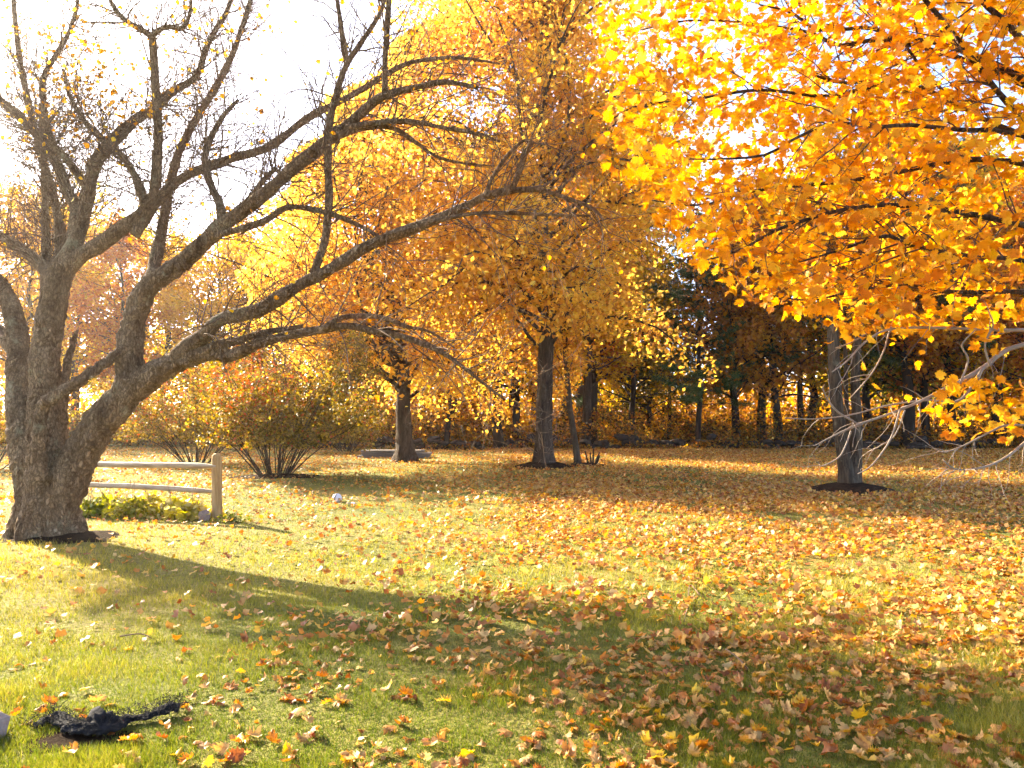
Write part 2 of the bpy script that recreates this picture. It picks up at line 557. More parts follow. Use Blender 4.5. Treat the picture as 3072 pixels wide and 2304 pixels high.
M['perennial'] = leaf_mat('perennial', [(0.0, (0.12, 0.17, 0.02)), (0.4, (0.36, 0.34, 0.04)), (0.75, (0.66, 0.54, 0.06)), (1.0, (0.74, 0.66, 0.38))], trans=0.5)

# lawn material: thatch, grass and bare patches
m = bpy.data.materials.new('lawn')
m.use_nodes = True
nt = m.node_tree
pr = nt.nodes["Principled BSDF"]
N, Lk = nt.nodes.new, nt.links.new
tc = N("ShaderNodeTexCoord")
n1 = N("ShaderNodeTexNoise"); n1.inputs["Scale"].default_value = 0.35; n1.inputs["Detail"].default_value = 6
n2 = N("ShaderNodeTexNoise"); n2.inputs["Scale"].default_value = 9.0; n2.inputs["Detail"].default_value = 8; n2.inputs["Roughness"].default_value = 0.75
for nn in (n1, n2):
    Lk(tc.outputs["Object"], nn.inputs[0])
r1 = ramp_node(nt, [(0.35, (0.115, 0.125, 0.022)), (0.5, (0.19, 0.175, 0.032)), (0.65, (0.27, 0.205, 0.055))])
r2 = ramp_node(nt, [(0.3, (0.35, 0.33, 0.30)), (0.55, (1, 1, 1)), (0.75, (1.25, 1.15, 1.0))])
Lk(n1.outputs[0], r1.inputs[0]); Lk(n2.outputs[0], r2.inputs[0])
mul = N("ShaderNodeMixRGB"); mul.blend_type = 'MULTIPLY'; mul.inputs[0].default_value = 0.9
Lk(r1.outputs[0], mul.inputs[1]); Lk(r2.outputs[0], mul.inputs[2])
Lk(mul.outputs[0], pr.inputs["Base Color"])
bp = N("ShaderNodeBump"); bp.inputs["Strength"].default_value = 0.8; bp.inputs["Distance"].default_value = 0.04
n3 = N("ShaderNodeTexNoise"); n3.inputs["Scale"].default_value = 28.0; n3.inputs["Detail"].default_value = 8
Lk(tc.outputs["Object"], n3.inputs[0]); Lk(n3.outputs[0], bp.inputs["Height"]); Lk(bp.outputs[0], pr.inputs["Normal"])
pr.inputs["Roughness"].default_value = 0.9
pr.inputs["Specular IOR Level"].default_value = 0.15
M['lawn'] = m

# ------------------------------------------------------------------ ground sheet
def axis(lo, hi, step, far):
    a = np.arange(lo, hi + 1e-6, step)
    out = np.geomspace(1, far, 14)
    return np.concatenate([lo - out[::-1] * 1.0, a, hi + out])

gx, gy = axis(-26, 26, 0.5, 700), axis(-6, 46, 0.5, 900)
XX, YY = np.meshgrid(gx, gy)
fade = np.clip(1.5 - np.hypot(XX, YY - 15) / 60, 0, 1)
ZZ = ground_z(XX, YY) * fade
V = np.stack([XX, YY, ZZ], -1).reshape(-1, 3)
ny, nx = XX.shape
j, i = np.meshgrid(np.arange(ny - 1), np.arange(nx - 1), indexing='ij')
F = np.stack([j * nx + i, j * nx + i + 1, (j + 1) * nx + i + 1, (j + 1) * nx + i], -1).reshape(-1, 4)
tag(link('lawn', fast_mesh('lawn', V, F, M['lawn'], smooth=True)), 'wide mown lawn strewn with autumn leaves', kind='structure')


def mound(name, c, rx, ry, h, mat, seed, label):
    a = np.linspace(0, 2 * np.pi, 36, endpoint=False)
    rings = [0.0, 0.25, 0.5, 0.75, 1.0]
    v = [[0, 0, h]]
    for q in rings[1:]:
        for t in a:
            w = 1 + 0.30 * mnoise.noise(Vector((math.cos(t) * 1.7 + seed, math.sin(t) * 1.7, q))) + 0.28 * q * mnoise.noise(Vector((math.cos(t) * 5 + seed, math.sin(t) * 5, 3.0)))
            x, y = math.cos(t) * rx * q * w, math.sin(t) * ry * q * w
            z = h * (1 - q ** 1.5) + 0.02 * mnoise.noise(Vector((x * 4, y * 4, seed))) * (1 - q * 0.5)
            if q == 1.0:
                z = -0.04
            v.append([x, y, z])
    v = np.array(v)
    v[:, 2] += ground_z(v[:, 0] + c[0], v[:, 1] + c[1])
    f = []
    n = len(a)
    for k in range(0, n, 1):
        f.append([0, 1 + k, 1 + (k + 1) % n, 0])
    tri = np.array([[0, 1 + k, 1 + (k + 1) % n] for k in range(n)])
    quads = np.array([[1 + r * n + k, 1 + (r + 1) * n + k, 1 + (r + 1) * n + (k + 1) % n, 1 + r * n + (k + 1) % n] for r in range(3) for k in range(n)])
    tris = np.vstack([tri, quads[:, [0, 1, 2]], quads[:, [0, 2, 3]]])
    o = link(name, fast_mesh(name, v, tris, mat, smooth=True), loc=(c[0], c[1], 0))
    return tag(o, label, kind='structure')


# base positions of what stands on the lawn
P_OLD = np.array([-5.85, 10.1, 0.0])                     # the spreading bare tree
P_BUSH = gpx(276, 477)
P_M1 = gpx(405, 461)
P_M2 = gpx(544, 468)
P_LEAN = gpx(578, 466)
P_GREY = gpx(850, 492)
P_POST = gpx(217, 521)
mound('soil_ring', P_OLD + np.array([0.25, -0.1, 0]), 0.85, 0.55, 0.08, M['soil'], 1.0, 'dark bare soil round the foot of the spreading bare tree')
mound('soil_ring', P_BUSH, 1.3, 0.8, 0.10, M['soil'], 5.0, 'dark bare soil under the many stemmed bush')
mound('soil_ring', P_M2, 1.0, 0.85, 0.2, M['soil'], 9.0, 'dark mulch mound round the tall orange maple trunk')
mound('soil_ring', P_LEAN + np.array([0.25, 0, 0]), 0.75, 0.45, 0.09, M['soil'], 13.0, 'dark mulch patch round the thin leaning trunk')
mound('soil_ring', P_GREY, 0.95, 0.8, 0.2, M['soil'], 17.0, 'dark mulch mound round the grey twin trunk')
mound('soil_patch', gpx(75, 745), 0.36, 0.2, 0.004, M['soil'], 21.0, 'bare dark soil under the black cloth lump')

# ------------------------------------------------------------------ generic tree pieces
def quads_to_tris(f):
    f = np.asarray(f)
    return np.vstack([f[:, [0, 1, 2]], f[:, [0, 2, 3]]])


def make_trunk(base, pts, radii, mat, flare=1.9, sides=16, k=28, seed=0, lump=0.05):
    """Trunk mesh with a root flare, vertices relative to base."""
    v, f, path, rr = limb_tube(np.asarray(pts), radii, k=k, sides=sides, lump=lump, seed=seed)
    c = np.vstack([np.repeat(path, sides, axis=0), path[:1], path[-1:]])
    hgt = c[:, 2] - path[0, 2]
    d = v - c
    ang = np.arctan2(d[:, 1], d[:, 0])
    r0 = radii[0]
    fl = 1 + (flare - 1) * np.exp(-hgt / (r0 * 1.3)) * (0.75 + 0.35 * np.cos(ang * 5 + seed) + 0.15 * np.cos(ang * 3 + 2 * seed))
    d[:, :2] *= fl[:, None]
    return c + d - np.asarray(base), f, path, rr


def deciduous(H, hb, rad, n1, n2, nleaf, lsize, droop=0.02, seed=0, top=0.55, trunk_r=None, lean=(0, 0), tmpl=None, leaf_t=(0.1, 1.0), el0=5):
    """Crown of a woodland tree about the origin: trunk path, branch tubes and leaf positions."""
    tr = trunk_r or H * 0.018
    k = 12
    z = np.linspace(0, H * 0.95, k)
    tp = np.column_stack([np.cumsum(rng.normal(size=k) * 0.10) + lean[0] * z, np.cumsum(rng.normal(size=k) * 0.10) + lean[1] * z, z])
    tp[0, :2] = 0
    trr = tr * np.linspace(1, 0.12, k)
    # first-order branches with a rounded profile
    t1 = rng.uniform(hb / H, 0.98, n1)
    i = np.minimum((t1 * (k - 1)).astype(int), k - 2)
    u = (t1 * (k - 1) - i)[:, None]
    p0 = tp[i] * (1 - u) + tp[i + 1] * u
    q = (t1 - hb / H) / (1 - hb / H)
    prof = np.sin(np.pi * np.clip(0.24 + 0.72 * q, 0, 1)) ** 0.65 * 0.95 + 0.12
    L = rad * prof * rng.uniform(0.75, 1.2, n1)
    az = rng.uniform(0, 2 * np.pi, n1)
    el = np.radians(rng.uniform(el0, el0 + 30, n1) + 42 * q)
    d = np.column_stack([np.cos(az) * np.cos(el), np.sin(az) * np.cos(el), np.sin(el)])
    K1 = 8
    b1 = np.empty((n1, K1, 3))
    b1[:, 0] = p0
    for s in range(1, K1):
        d = norm(d + rng.normal(size=(n1, 3)) * 0.13 + np.array([0, 0, -droop * s * 0.6]))
        b1[:, s] = b1[:, s - 1] + d * (L / (K1 - 1))[:, None]
    r1 = np.interp(t1, np.linspace(0, 1, k), trr) * 0.5
    rr1 = np.clip(r1 * 0.7, 0.010, 0.07)[:, None] * np.linspace(1, 0.18, K1)
    b2, rr2 = grow(b1, rr1, n2, (rad * 0.22, rad * 0.5), K=5, angle=(30, 75), wiggle=0.22, droop=droop, t=(0.2, 1.0), ratio=0.4, rmin=0.004, rmax=0.012)
    pos = sample_on(b2, nleaf, rad * 0.055, t=leaf_t)
    return tp, trr, (b1, rr1), (b2, rr2), pos


# ------------------------------------------------------------------ the spreading bare tree
Y0 = 10.1
PXM = FPX / Y0                                           # pixels per metre at the tree


def limb(pixels, depths, rpx, wob=0.0):
    n = len(pixels)
    ds = np.interp(np.linspace(0, 1, n), np.linspace(0, 1, len(depths)), depths)
    return np.array([px(x, y, dd) for (x, y), dd in zip(pixels, ds)]), np.array(rpx) / PXM


old = thing('spreading_tree', 'old spreading tree with bare twisted limbs and forked trunk beside the rail fence', 'tree', tuple(P_OLD))
stems = [
    ([(42, 548), (40, 520), (34, 490), (26, 450), (20, 400), (19, 355), (14, 315), (-2, 282), (-30, 262)], [10.1, 10.1, 10.6, 11.2], [30, 29, 22, 20, 17, 14, 12, 10, 8]),
    ([(44, 548), (44, 515), (44, 470), (44, 433), (44, 390), (46, 345), (54, 301), (63, 266)], [10.0, 10.1, 10.2], [30, 29, 23, 20, 18, 17, 16, 14]),
    ([(48, 548), (56, 515), (68, 482), (84, 448), (104, 420), (124, 398), (134, 375)], [10.0, 10.0, 9.9], [28, 27, 24, 22, 21, 20, 18]),
    ([(124, 400), (131, 378), (129, 350), (135, 318), (146, 290), (166, 274), (188, 258)], [9.9, 9.9, 9.7], [17, 16, 15, 14, 13, 12, 11]),
    ([(128, 394), (146, 380), (168, 366), (196, 355), (214, 352), (229, 357)], [9.9, 9.7, 9.6], [17, 16, 14, 12, 11, 9]),
    ([(38, 480), (38, 443), (43, 408), (54, 398), (84, 378), (116, 355), (128, 345)], [9.75, 9.6, 9.8], [12, 8, 7, 7, 6.5, 6, 5]),
    ([(60, 500), (62, 434), (65, 378), (72, 345), (78, 330)], [10.3, 10.4], [9, 7, 5.5, 4, 2.5]),
]
g = Geo()
for n_, (pp, dd, rr) in enumerate(stems):
    pts, rad = limb(pp, dd, rr)
    rad = rad * 0.80
    if pp[0][1] > 540:
        rad = rad * np.interp(np.arange(len(rad)), [0, 3], [0.80, 1.0])
    if pp[0][1] > 540:
        pts[0, 2] = -0.12
    v, f, _, _ = limb_tube(pts, rad, k=34, sides=18, lump=0.07, seed=n_ * 7.7)
    g.add(v, f)
for a in np.radians([200, 255, 310, 350, 20, 75, 140]):     # root flare
    d = np.array([math.cos(a), math.sin(a) * 0.8, 0])
    b = np.array([P_OLD[0], P_OLD[1], 0])
    pts = [b + d * 0.18 + [0, 0, 0.55], b + d * 0.29 + [0, 0, 0.22], b + d * 0.39 + [0, 0, 0.04], b + d * 0.54 + [0, 0, -0.14]]
    v, f, _, _ = limb_tube(pts, [0.13, 0.15, 0.12, 0.05], k=12, sides=12, lump=0.08, seed=a)
    g.add(v, f)
me = g.mesh('trunk', M['bark_old'], smooth=True, origin=P_OLD)
trunk = link('trunk', me, old)
rm = trunk.modifiers.new('fuse', 'REMESH')
rm.mode = 'VOXEL'
rm.voxel_size = 0.018
rm.use_smooth_shade = True
sm = trunk.modifiers.new('soften', 'SMOOTH')
sm.factor, sm.iterations = 0.5, 1
tx = bpy.data.textures.new('bark_lumps', 'CLOUDS')
tx.noise_scale = 0.07
tx.noise_depth = 3
dm = trunk.modifiers.new('bark', 'DISPLACE')
dm.texture = tx
dm.texture_coords = 'LOCAL'
dm.strength, dm.mid_level = 0.07, 0.5

limbs = [
    ([(62, 268), (72, 248), (80, 229), (88, 192), (95, 165), (110, 144), (139, 117), (154, 110), (170, 93), (196, 77), (205, 51), (214, 32), (228, 9), (236, -30), (240, -80)], [10.2, 10.5, 11.0], [13, 11, 10, 9.5, 9, 8.5, 7.5, 7, 6, 5.5, 4.5, 4, 3.5, 3, 2]),
    ([(60, 272), (86, 253), (121, 229), (141, 215), (152, 200), (157, 170), (158, 131), (156, 93), (153, 46), (150, 35), (128, 22), (113, 6), (100, -30)], [10.2, 10.1, 9.8], [13, 11.5, 11, 10, 8, 7, 6.5, 6, 5, 4.5, 3.5, 3, 2]),
    ([(151, 36), (166, 27), (182, 28), (190, 12), (192, -20)], [9.8, 9.7], [4, 3.5, 3, 2.5, 2]),
    ([(56, 285), (38, 262), (16, 246), (-2, 234), (-40, 205), (-90, 190)], [10.2, 11.3, 12.4], [11, 9, 8, 7.5, 6, 4]),
    ([(72, 246), (77, 216), (68, 193), (56, 162), (46, 143), (20, 117), (0, 100), (-30, 70), (-60, 20)], [10.3, 11.0, 12.2], [9, 8.5, 8, 7.5, 7, 6.5, 6, 5, 3]),
    ([(88, 190), (69, 162), (51, 142), (45, 110), (43, 80), (58, 52), (70, 30), (78, 0), (80, -50)], [10.5, 10.8, 11.2], [6, 5.5, 5, 4.5, 4, 3.5, 3, 2.5, 2]),
    ([(45, 300), (46, 250), (45, 205), (44, 160), (41, 108)], [10.5, 10.9, 11.2], [7, 6, 5.5, 5, 4]),
    ([(146, 206), (134, 174), (119, 153), (106, 142), (86, 123), (70, 96), (64, 70)], [10.1, 10.4, 10.9], [6, 5.5, 5, 4.5, 4, 3, 2]),
    ([(188, 258), (205, 241), (224, 224), (247, 208), (270, 190), (293, 168), (324, 144), (345, 127), (372, 103), (387, 95), (417, 87), (446, 82), (478, 88)], [9.7, 9.4, 9.0, 8.6], [11, 10.5, 10, 9.5, 9, 8.5, 8, 7, 6, 5, 4, 3, 2]),
    ([(135, 235), (147, 216), (167, 190), (190, 174), (216, 164), (239, 156), (262, 150), (285, 136), (309, 117), (345, 99), (372, 83), (399, 67), (423, 60), (463, 58), (500, 64)], [10.1, 10.6, 11.0, 11.2], [8, 7.5, 7, 6.5, 6.5, 6, 6, 5.5, 5, 4.5, 4.5, 4, 3.5, 2.5, 1.5]),
    ([(176, 358), (190, 345), (205, 335), (222, 319), (259, 310), (296, 287), (324, 273), (370, 245), (417, 227), (463, 208), (488, 195), (514, 190)], [9.7, 9.4, 9.0, 8.7], [12, 11, 10.5, 10, 9.5, 8.5, 8, 7.5, 6.5, 6, 5, 4]),
    ([(512, 190), (520, 170), (526, 152), (533, 141)], [8.7, 8.6], [4, 3.5, 3.2, 2.6]),
    ([(486, 196), (492, 178), (508, 155), (523, 141), (530, 142)], [8.8, 8.7], [3, 2.6, 2.4, 2, 1.6]),
    ([(512, 190), (540, 190), (566, 198), (592, 208), (604, 220)], [8.7, 8.5], [4, 3.2, 2.6, 2, 1.2]),
    ([(314, 274), (325, 240), (329, 200), (328, 165), (329, 130), (336, 96), (346, 66), (363, 40), (381, 11), (392, -30)], [9.2, 9.1, 9.0], [6, 5.5, 5, 5, 5, 4.5, 4, 3.5, 3, 2]),
    ([(347, 66), (342, 35), (338, 5), (330, -40)], [9.1, 9.1], [4, 3.5, 3, 2]),
    ([(385, 92), (385, 60), (387, 30), (389, -2), (390, -40)], [8.9, 8.8], [4, 3.8, 3.4, 3, 2.4]),
    ([(228, 357), (246, 350), (262, 342), (300, 333), (325, 329), (349, 326), (373, 331), (397, 335), (421, 343), (445, 354), (469, 372), (487, 386), (505, 400)], [9.6, 9.3, 9.0, 8.8], [8, 7, 6.5, 6, 5.5, 5, 4.5, 4, 3.6, 3, 2.5, 2, 1.2]),
    ([(323, 329), (338, 319), (357, 316), (385, 318), (405, 326), (430, 332), (455, 348)], [9.2, 9.4, 9.5], [4, 3.6, 3.4, 3, 2.6, 2, 1.2]),
    ([(192, 356), (215, 346), (240, 340), (262, 333), (303, 326)], [9.6, 9.5], [7, 6, 5, 4.5, 3]),
    ([(222, 226), (220, 205), (213, 190), (205, 165), (208, 145), (222, 118), (238, 100)], [9.5, 9.7, 9.9], [6, 5.5, 5, 5, 4, 3, 2]),
    ([(345, 128), (385, 122), (412, 122), (445, 128), (480, 134), (500, 142)], [9.0, 8.8], [4, 3.4, 3, 2.6, 2, 1.2]),
    ([(338, 136), (370, 127), (395, 129), (415, 142), (440, 158), (470, 164), (495, 166)], [9.0, 9.2], [4, 3.4, 3, 2.6, 2, 1.6, 1]),
    ([(200, 245), (222, 232), (250, 200), (262, 182), (276, 168)], [9.6, 9.8], [7, 6, 5, 4, 3]),
    ([(215, 236), (262, 222), (290, 207), (330, 214), (360, 226), (385, 240)], [9.5, 9.3], [5, 4.4, 4, 3.4, 2.8, 2]),
    ([(432, 222), (470, 214), (510, 213), (550, 215), (590, 216)], [8.8, 8.6], [3, 2.6, 2.2, 1.8, 1]),
    ([(50, 290), (60, 230), (40, 150), (20, 60), (10, -40)], [10.4, 11.5, 12.8], [9, 7.5, 6, 4.5, 3]),
    ([(150, 285), (160, 240), (180, 150), (230, 60), (260, -30)], [9.9, 11.2, 12.4], [9, 8, 6.5, 5, 3]),
    ([(20, 360), (-10, 320), (-60, 280), (-130, 220)], [10.5, 11.5, 12.6], [10, 8, 6, 4]),
]
LP, LR = [], []
for n_, (pp, dd, rr) in enumerate(limbs):
    pts, rad = limb(pp, dd, rr)
    v, f, path, rad_s = limb_tube(pts, rad * 0.72, k=40, sides=10, lump=0.13, seed=100 + n_ * 3.3)
    o = link('branch', fast_mesh('branch', v - P_OLD, f, M['bark_old'], smooth=True), old)
    LP.append(path)
    LR.append(rad_s)
LP, LR = np.array(LP), np.array(LR)
t1, q1 = grow(LP, LR, 700, (0.5, 1.9), K=8, angle=(25, 75), up=0.2, wiggle=0.19, ratio=0.35, rmin=0.004, rmax=0.0085, t=(0.08, 1.0))
t1b, q1b = grow(LP, LR, 260, (0.4, 1.5), K=8, angle=(35, 85), up=-0.1, droop=0.07, wiggle=0.16, ratio=0.35, rmin=0.004, rmax=0.011, t=(0.2, 1.0))
lx = np.array([proj(p)[0].mean() for p in LP])
t1c, q1c = grow(LP, LR, 1350, (0.6, 2.1), K=8, angle=(25, 80), up=0.12, wiggle=0.2, ratio=0.25, rmin=0.0036, rmax=0.0055, t=(0.1, 1.0), weight=np.where(lx < 260, 1.0, 0.15))
ta, qa = np.vstack([t1, t1b, t1c]), np.vstack([q1, q1b, q1c])
t2, q2 = grow(ta, qa, 9500, (0.2, 0.95), K=4, angle=(25, 75), up=0.08, wiggle=0.22, ratio=0.6, rmin=0.0028, rmax=0.0042)
t3, q3 = grow(t2, q2, 8000, (0.08, 0.36), K=3, angle=(30, 70), up=0.05, wiggle=0.2, ratio=0.75, rmin=0.0028, rmax=0.004)
g = Geo()
for (pp, rr, s) in ((ta, qa, 4), (t2, q2, 3), (t3, q3, 3)):
    g.add(*tubes(pp, rr, s))
tag(link('twigs', g.mesh('twigs', M['twig'], origin=P_OLD), old), kind='stuff')
# the last leaves hang mostly in the upper and outer twigs
g = Geo()
cand = sample_on(t3, 12000, 0.02)
cx_, cy_, _ = proj(cand)
keep = rng.uniform(size=len(cand)) < 0.05 + 0.55 * np.exp(-(((cx_ - 95) / 80) ** 2 + ((cy_ - 75) / 60) ** 2)) + 0.12 * (cy_ < 40) + 0.10 * ((cx_ > 330) & (cy_ < 120))
cand = cand[keep]
add_leaves(g, small_leaf(), cand, rng.uniform(0.04, 0.075, len(cand)), tilt=1.5, hang=0.8)
tag(link('foliage', g.mesh('foliage', M['maple_gold'], origin=P_OLD), old), kind='stuff')

# ------------------------------------------------------------------ two big maples on the lawn
def big_maple(name, label, base, pts, radii, H, hb, rad, n1, n2, nleaf, lsize, lmat, seed, drop=None, squash=(1, 1), shift=(0, 0), twiggy=0):
    t = thing(name, label, 'tree', tuple(base))
    pts = [np.asarray(p, float) for p in pts]
    v, f, path, rr = make_trunk(base, pts, radii, None, seed=seed, k=40, sides=18)
    link('trunk', fast_mesh('trunk', v, f, M['bark_brown'], smooth=True), t)
    tp, trr, b1, b2, pos = deciduous(H, hb, rad, n1, n2, nleaf, lsize, droop=0.06, seed=seed, el0=22)
    # follow the trunk's own line
    off = lambda z: np.column_stack([np.interp(z, path[:, 2] - base[2], path[:, 0] - base[0]), np.interp(z, path[:, 2] - base[2], path[:, 1] - base[1])])
    def sh(p):
        q = p.reshape(-1, 3).copy()
        zz = np.clip((q[:, 2] - hb) / (H - hb), 0, 1)
        q[:, 0] = q[:, 0] * squash[0] + shift[0] * np.sin(np.pi * zz)
        q[:, 1] = q[:, 1] * squash[1] + shift[1] * np.sin(np.pi * zz)
        q[:, :2] += off(q[:, 2]) * 0.8
        return q.reshape(p.shape)
    b1p, b2p, pos = sh(b1[0]), sh(b2[0]), sh(pos)
    b1p[:, 0, :2] = off(b1p[:, 0, 2])
    if drop is not None:
        e1, e2 = ~drop(b1p[:, 5] + base), ~drop(b2p[:, -1] + base)
        b1p, b1, b2p, b2 = b1p[e1], (b1[0][e1], b1[1][e1]), b2p[e2], (b2[0][e2], b2[1][e2])
    for k_ in range(len(b1p)):
        v, f = tubes(b1p[k_:k_ + 1], b1[1][k_:k_ + 1], 6)
        link('branch', fast_mesh('branch', v, f, M['bark_brown'], smooth=True), t)
    g = Geo()
    g.add(*tubes(b2p, b2[1], 3))
    tag(link('twigs', g.mesh('twigs', M['twig_dark']), t), kind='stuff')
    if drop is not None:
        pos = pos[~drop(pos + base)]
    g = Geo()
    cl = np.array([mnoise.noise(Vector(tuple(p * 0.9))) for p in pos]) * 0.45 + 0.5
    add_leaves(g, rhomb_leaf(), pos, rng.uniform(lsize * 0.75, lsize * 1.3, len(pos)), tilt=1.0, hang=0.6, rnd=np.clip(cl + rng.normal(size=len(pos)) * 0.22, 0, 1))
    link('crown', g.mesh('crown', M[lmat]), t)
    if twiggy:
        p, r = grow(path[None] - base, rr[None], twiggy, (0.3, 1.1), K=6, angle=(50, 90), up=0.25, wiggle=0.25, ratio=0.03, rmin=0.006, rmax=0.009, t=(0.05, 0.45))
        g = Geo()
        g.add(*tubes(p, r, 3))
        tag(link('sprouts', g.mesh('sprouts', M['twig_pale']), t), kind='stuff')
    return t


def up_trunk(base, pix, Y, ext):
    p = [np.array([base[0], base[1], -0.1])] + [px(x, y, Y) for x, y in pix]
    top = p[-1].copy()
    return p + [top + np.array([0.1, 0.1, ext * 0.5]), top + np.array([-0.1, 0.2, ext])]


def drop_m1(p):
    x, y, _ = proj(p)
    lim = np.interp(y, [-400, 0, 40, 100, 200, 300, 500], [470, 440, 405, 330, 262, 245, 235])
    return x < lim + 14 * np.sin(y * 0.11) + 10 * np.sin(y * 0.037 + x * 0.05)


big_maple('yellow_maple', 'broad yellow maple with thick dark trunk behind the small white ball', P_M1,
          up_trunk(P_M1, [(405, 450), (404, 430), (403, 405), (404, 380), (400, 340)], P_M1[1], 7), [0.30, 0.27, 0.25, 0.24, 0.22, 0.18, 0.10, 0.04],
          15.5, 1.9, 5.6, 150, 1900, 78000, 0.155, 'maple_yellow', 3, drop=drop_m1, shift=(-2.0, -1.2))
big_maple('orange_maple', 'tall orange maple with sprouting grey-brown trunk in the middle of the lawn', P_M2,
          up_trunk(P_M2, [(544, 455), (544, 430), (545, 390), (546, 350), (548, 300), (541, 240)], P_M2[1], 8), [0.27, 0.25, 0.24, 0.23, 0.22, 0.20, 0.17, 0.09, 0.04],
          18.0, 3.2, 4.9, 120, 1600, 60000, 0.145, 'maple_orange', 8, twiggy=150)

# thin leaning tree beside the orange maple
t = thing('leaning_tree', 'thin leaning tree beside the tall orange maple trunk', 'tree', tuple(P_LEAN))
pts = [np.array([P_LEAN[0], P_LEAN[1], -0.1])] + [px(x, y, P_LEAN[1]) for x, y in [(577, 455), (573, 429), (569, 401), (566, 363), (566, 330), (570, 290)]]
v, f, path, rr = make_trunk(P_LEAN, pts, [0.12, 0.10, 0.095, 0.09, 0.08, 0.06, 0.03], None, seed=4, sides=12)
link('trunk', fast_mesh('trunk', v, f, M['bark_grey'], smooth=True), t)
p1, r1 = grow(path[None] - P_LEAN, rr[None], 26, (0.8, 2.2), K=7, angle=(35, 75), up=0.2, wiggle=0.16, ratio=0.35, rmin=0.008, rmax=0.03, t=(0.45, 1.0))
p2, r2 = grow(p1, r1, 180, (0.3, 0.9), K=5, wiggle=0.2, rmin=0.005, rmax=0.01)
g = Geo(); g.add(*tubes(p1, r1, 4)); g.add(*tubes(p2, r2, 3))
tag(link('twigs', g.mesh('twigs', M['twig']), t), kind='stuff')
g = Geo()
pos = sample_on(p2, 2500, 0.08)
add_leaves(g, rhomb_leaf(), pos, rng.uniform(0.09, 0.15, len(pos)), tilt=1.0, hang=0.6)
link('crown', g.mesh('crown', M['maple_orange']), t)
# cut sprouts at its foot
g = Geo()
b = P_LEAN + np.array([0.42, -0.05, 0])
for k in range(8):
    a = rng.uniform(0, 6.28)
    p0 = b + np.array([math.cos(a), math.sin(a), 0]) * 0.1
    p1_ = p0 + np.array([math.cos(a) * 0.12, math.sin(a) * 0.12, rng.uniform(0.25, 0.5)])
    v, f, _, _ = limb_tube([p0 - [0, 0, 0.05], (p0 + p1_) / 2, p1_], [0.03, 0.026, 0.022], k=6, sides=8, lump=0.05, seed=k)
    g.add(v, f)
tag(link('cut_stump', g.mesh('cut_stump', M['bark_brown'], smooth=True)), 'clump of short cut stems at the foot of the thin leaning tree', 'stump')

# ------------------------------------------------------------------ grey twin-trunk tree
t = thing('twin_trunk_tree', 'grey twin trunk tree on its dark mulch mound at the lawn side', 'tree', tuple(P_GREY))
Yg = P_GREY[1]
g = Geo()
PG = []
for pix, rr, dd in (([(847, 478), (842, 445), (838, 415), (835, 385), (833, 340), (831, 290), (824, 220), (818, 150)], [0.19, 0.155, 0.125, 0.12, 0.12, 0.11, 0.095, 0.07, 0.03], 0.0),
                    ([(853, 478), (856, 445), (857, 415), (855, 385), (857, 345), (866, 290), (880, 210), (890, 130)], [0.19, 0.15, 0.12, 0.10, 0.088, 0.08, 0.07, 0.05, 0.03], 0.05),
                    ([(850, 478), (848, 455), (847, 425), (846, 385), (845, 320), (846, 260), (850, 190)], [0.14, 0.11, 0.06, 0.05, 0.045, 0.04, 0.03, 0.02], 0.25)):
    pts = [np.array([P_GREY[0] + dd * 0.1, Yg, -0.1])] + [px(x, y, Yg + dd) for x, y in pix]
    v, f, path, r_ = make_trunk(P_GREY, pts, rr, None, seed=dd * 9 + 2, k=36, sides=16, flare=1.75)
    g.add(v, f)
    PG.append((path - P_GREY, r_))
link('trunk', g.mesh('trunk', M['bark_grey'], smooth=True), t)
PP, RR = np.array([a for a, _ in PG]), np.array([b for _, b in PG])
p1, r1 = grow(PP, RR, 60, (1.2, 3.6), K=8, angle=(30, 65), up=0.2, wiggle=0.13, ratio=0.4, rmin=0.012, rmax=0.05, t=(0.62, 1.0))
p2, r2 = grow(p1, r1, 420, (0.4, 1.3), K=5, wiggle=0.2, rmin=0.006, rmax=0.012)
g = Geo(); g.add(*tubes(p1, r1, 5)); g.add(*tubes(p2, r2, 3))
tag(link('twigs', g.mesh('twigs', M['twig']), t), kind='stuff')
pos = sample_on(p2, 9000, 0.12)
pos = pos[pos[:, 2] > 3.7 + rng.normal(size=len(pos)) * 0.4]
g = Geo()
add_leaves(g, rhomb_leaf(), pos, rng.uniform(0.09, 0.15, len(pos)), tilt=1.0, hang=0.6)
link('crown', g.mesh('crown', M['maple_gold']), t)

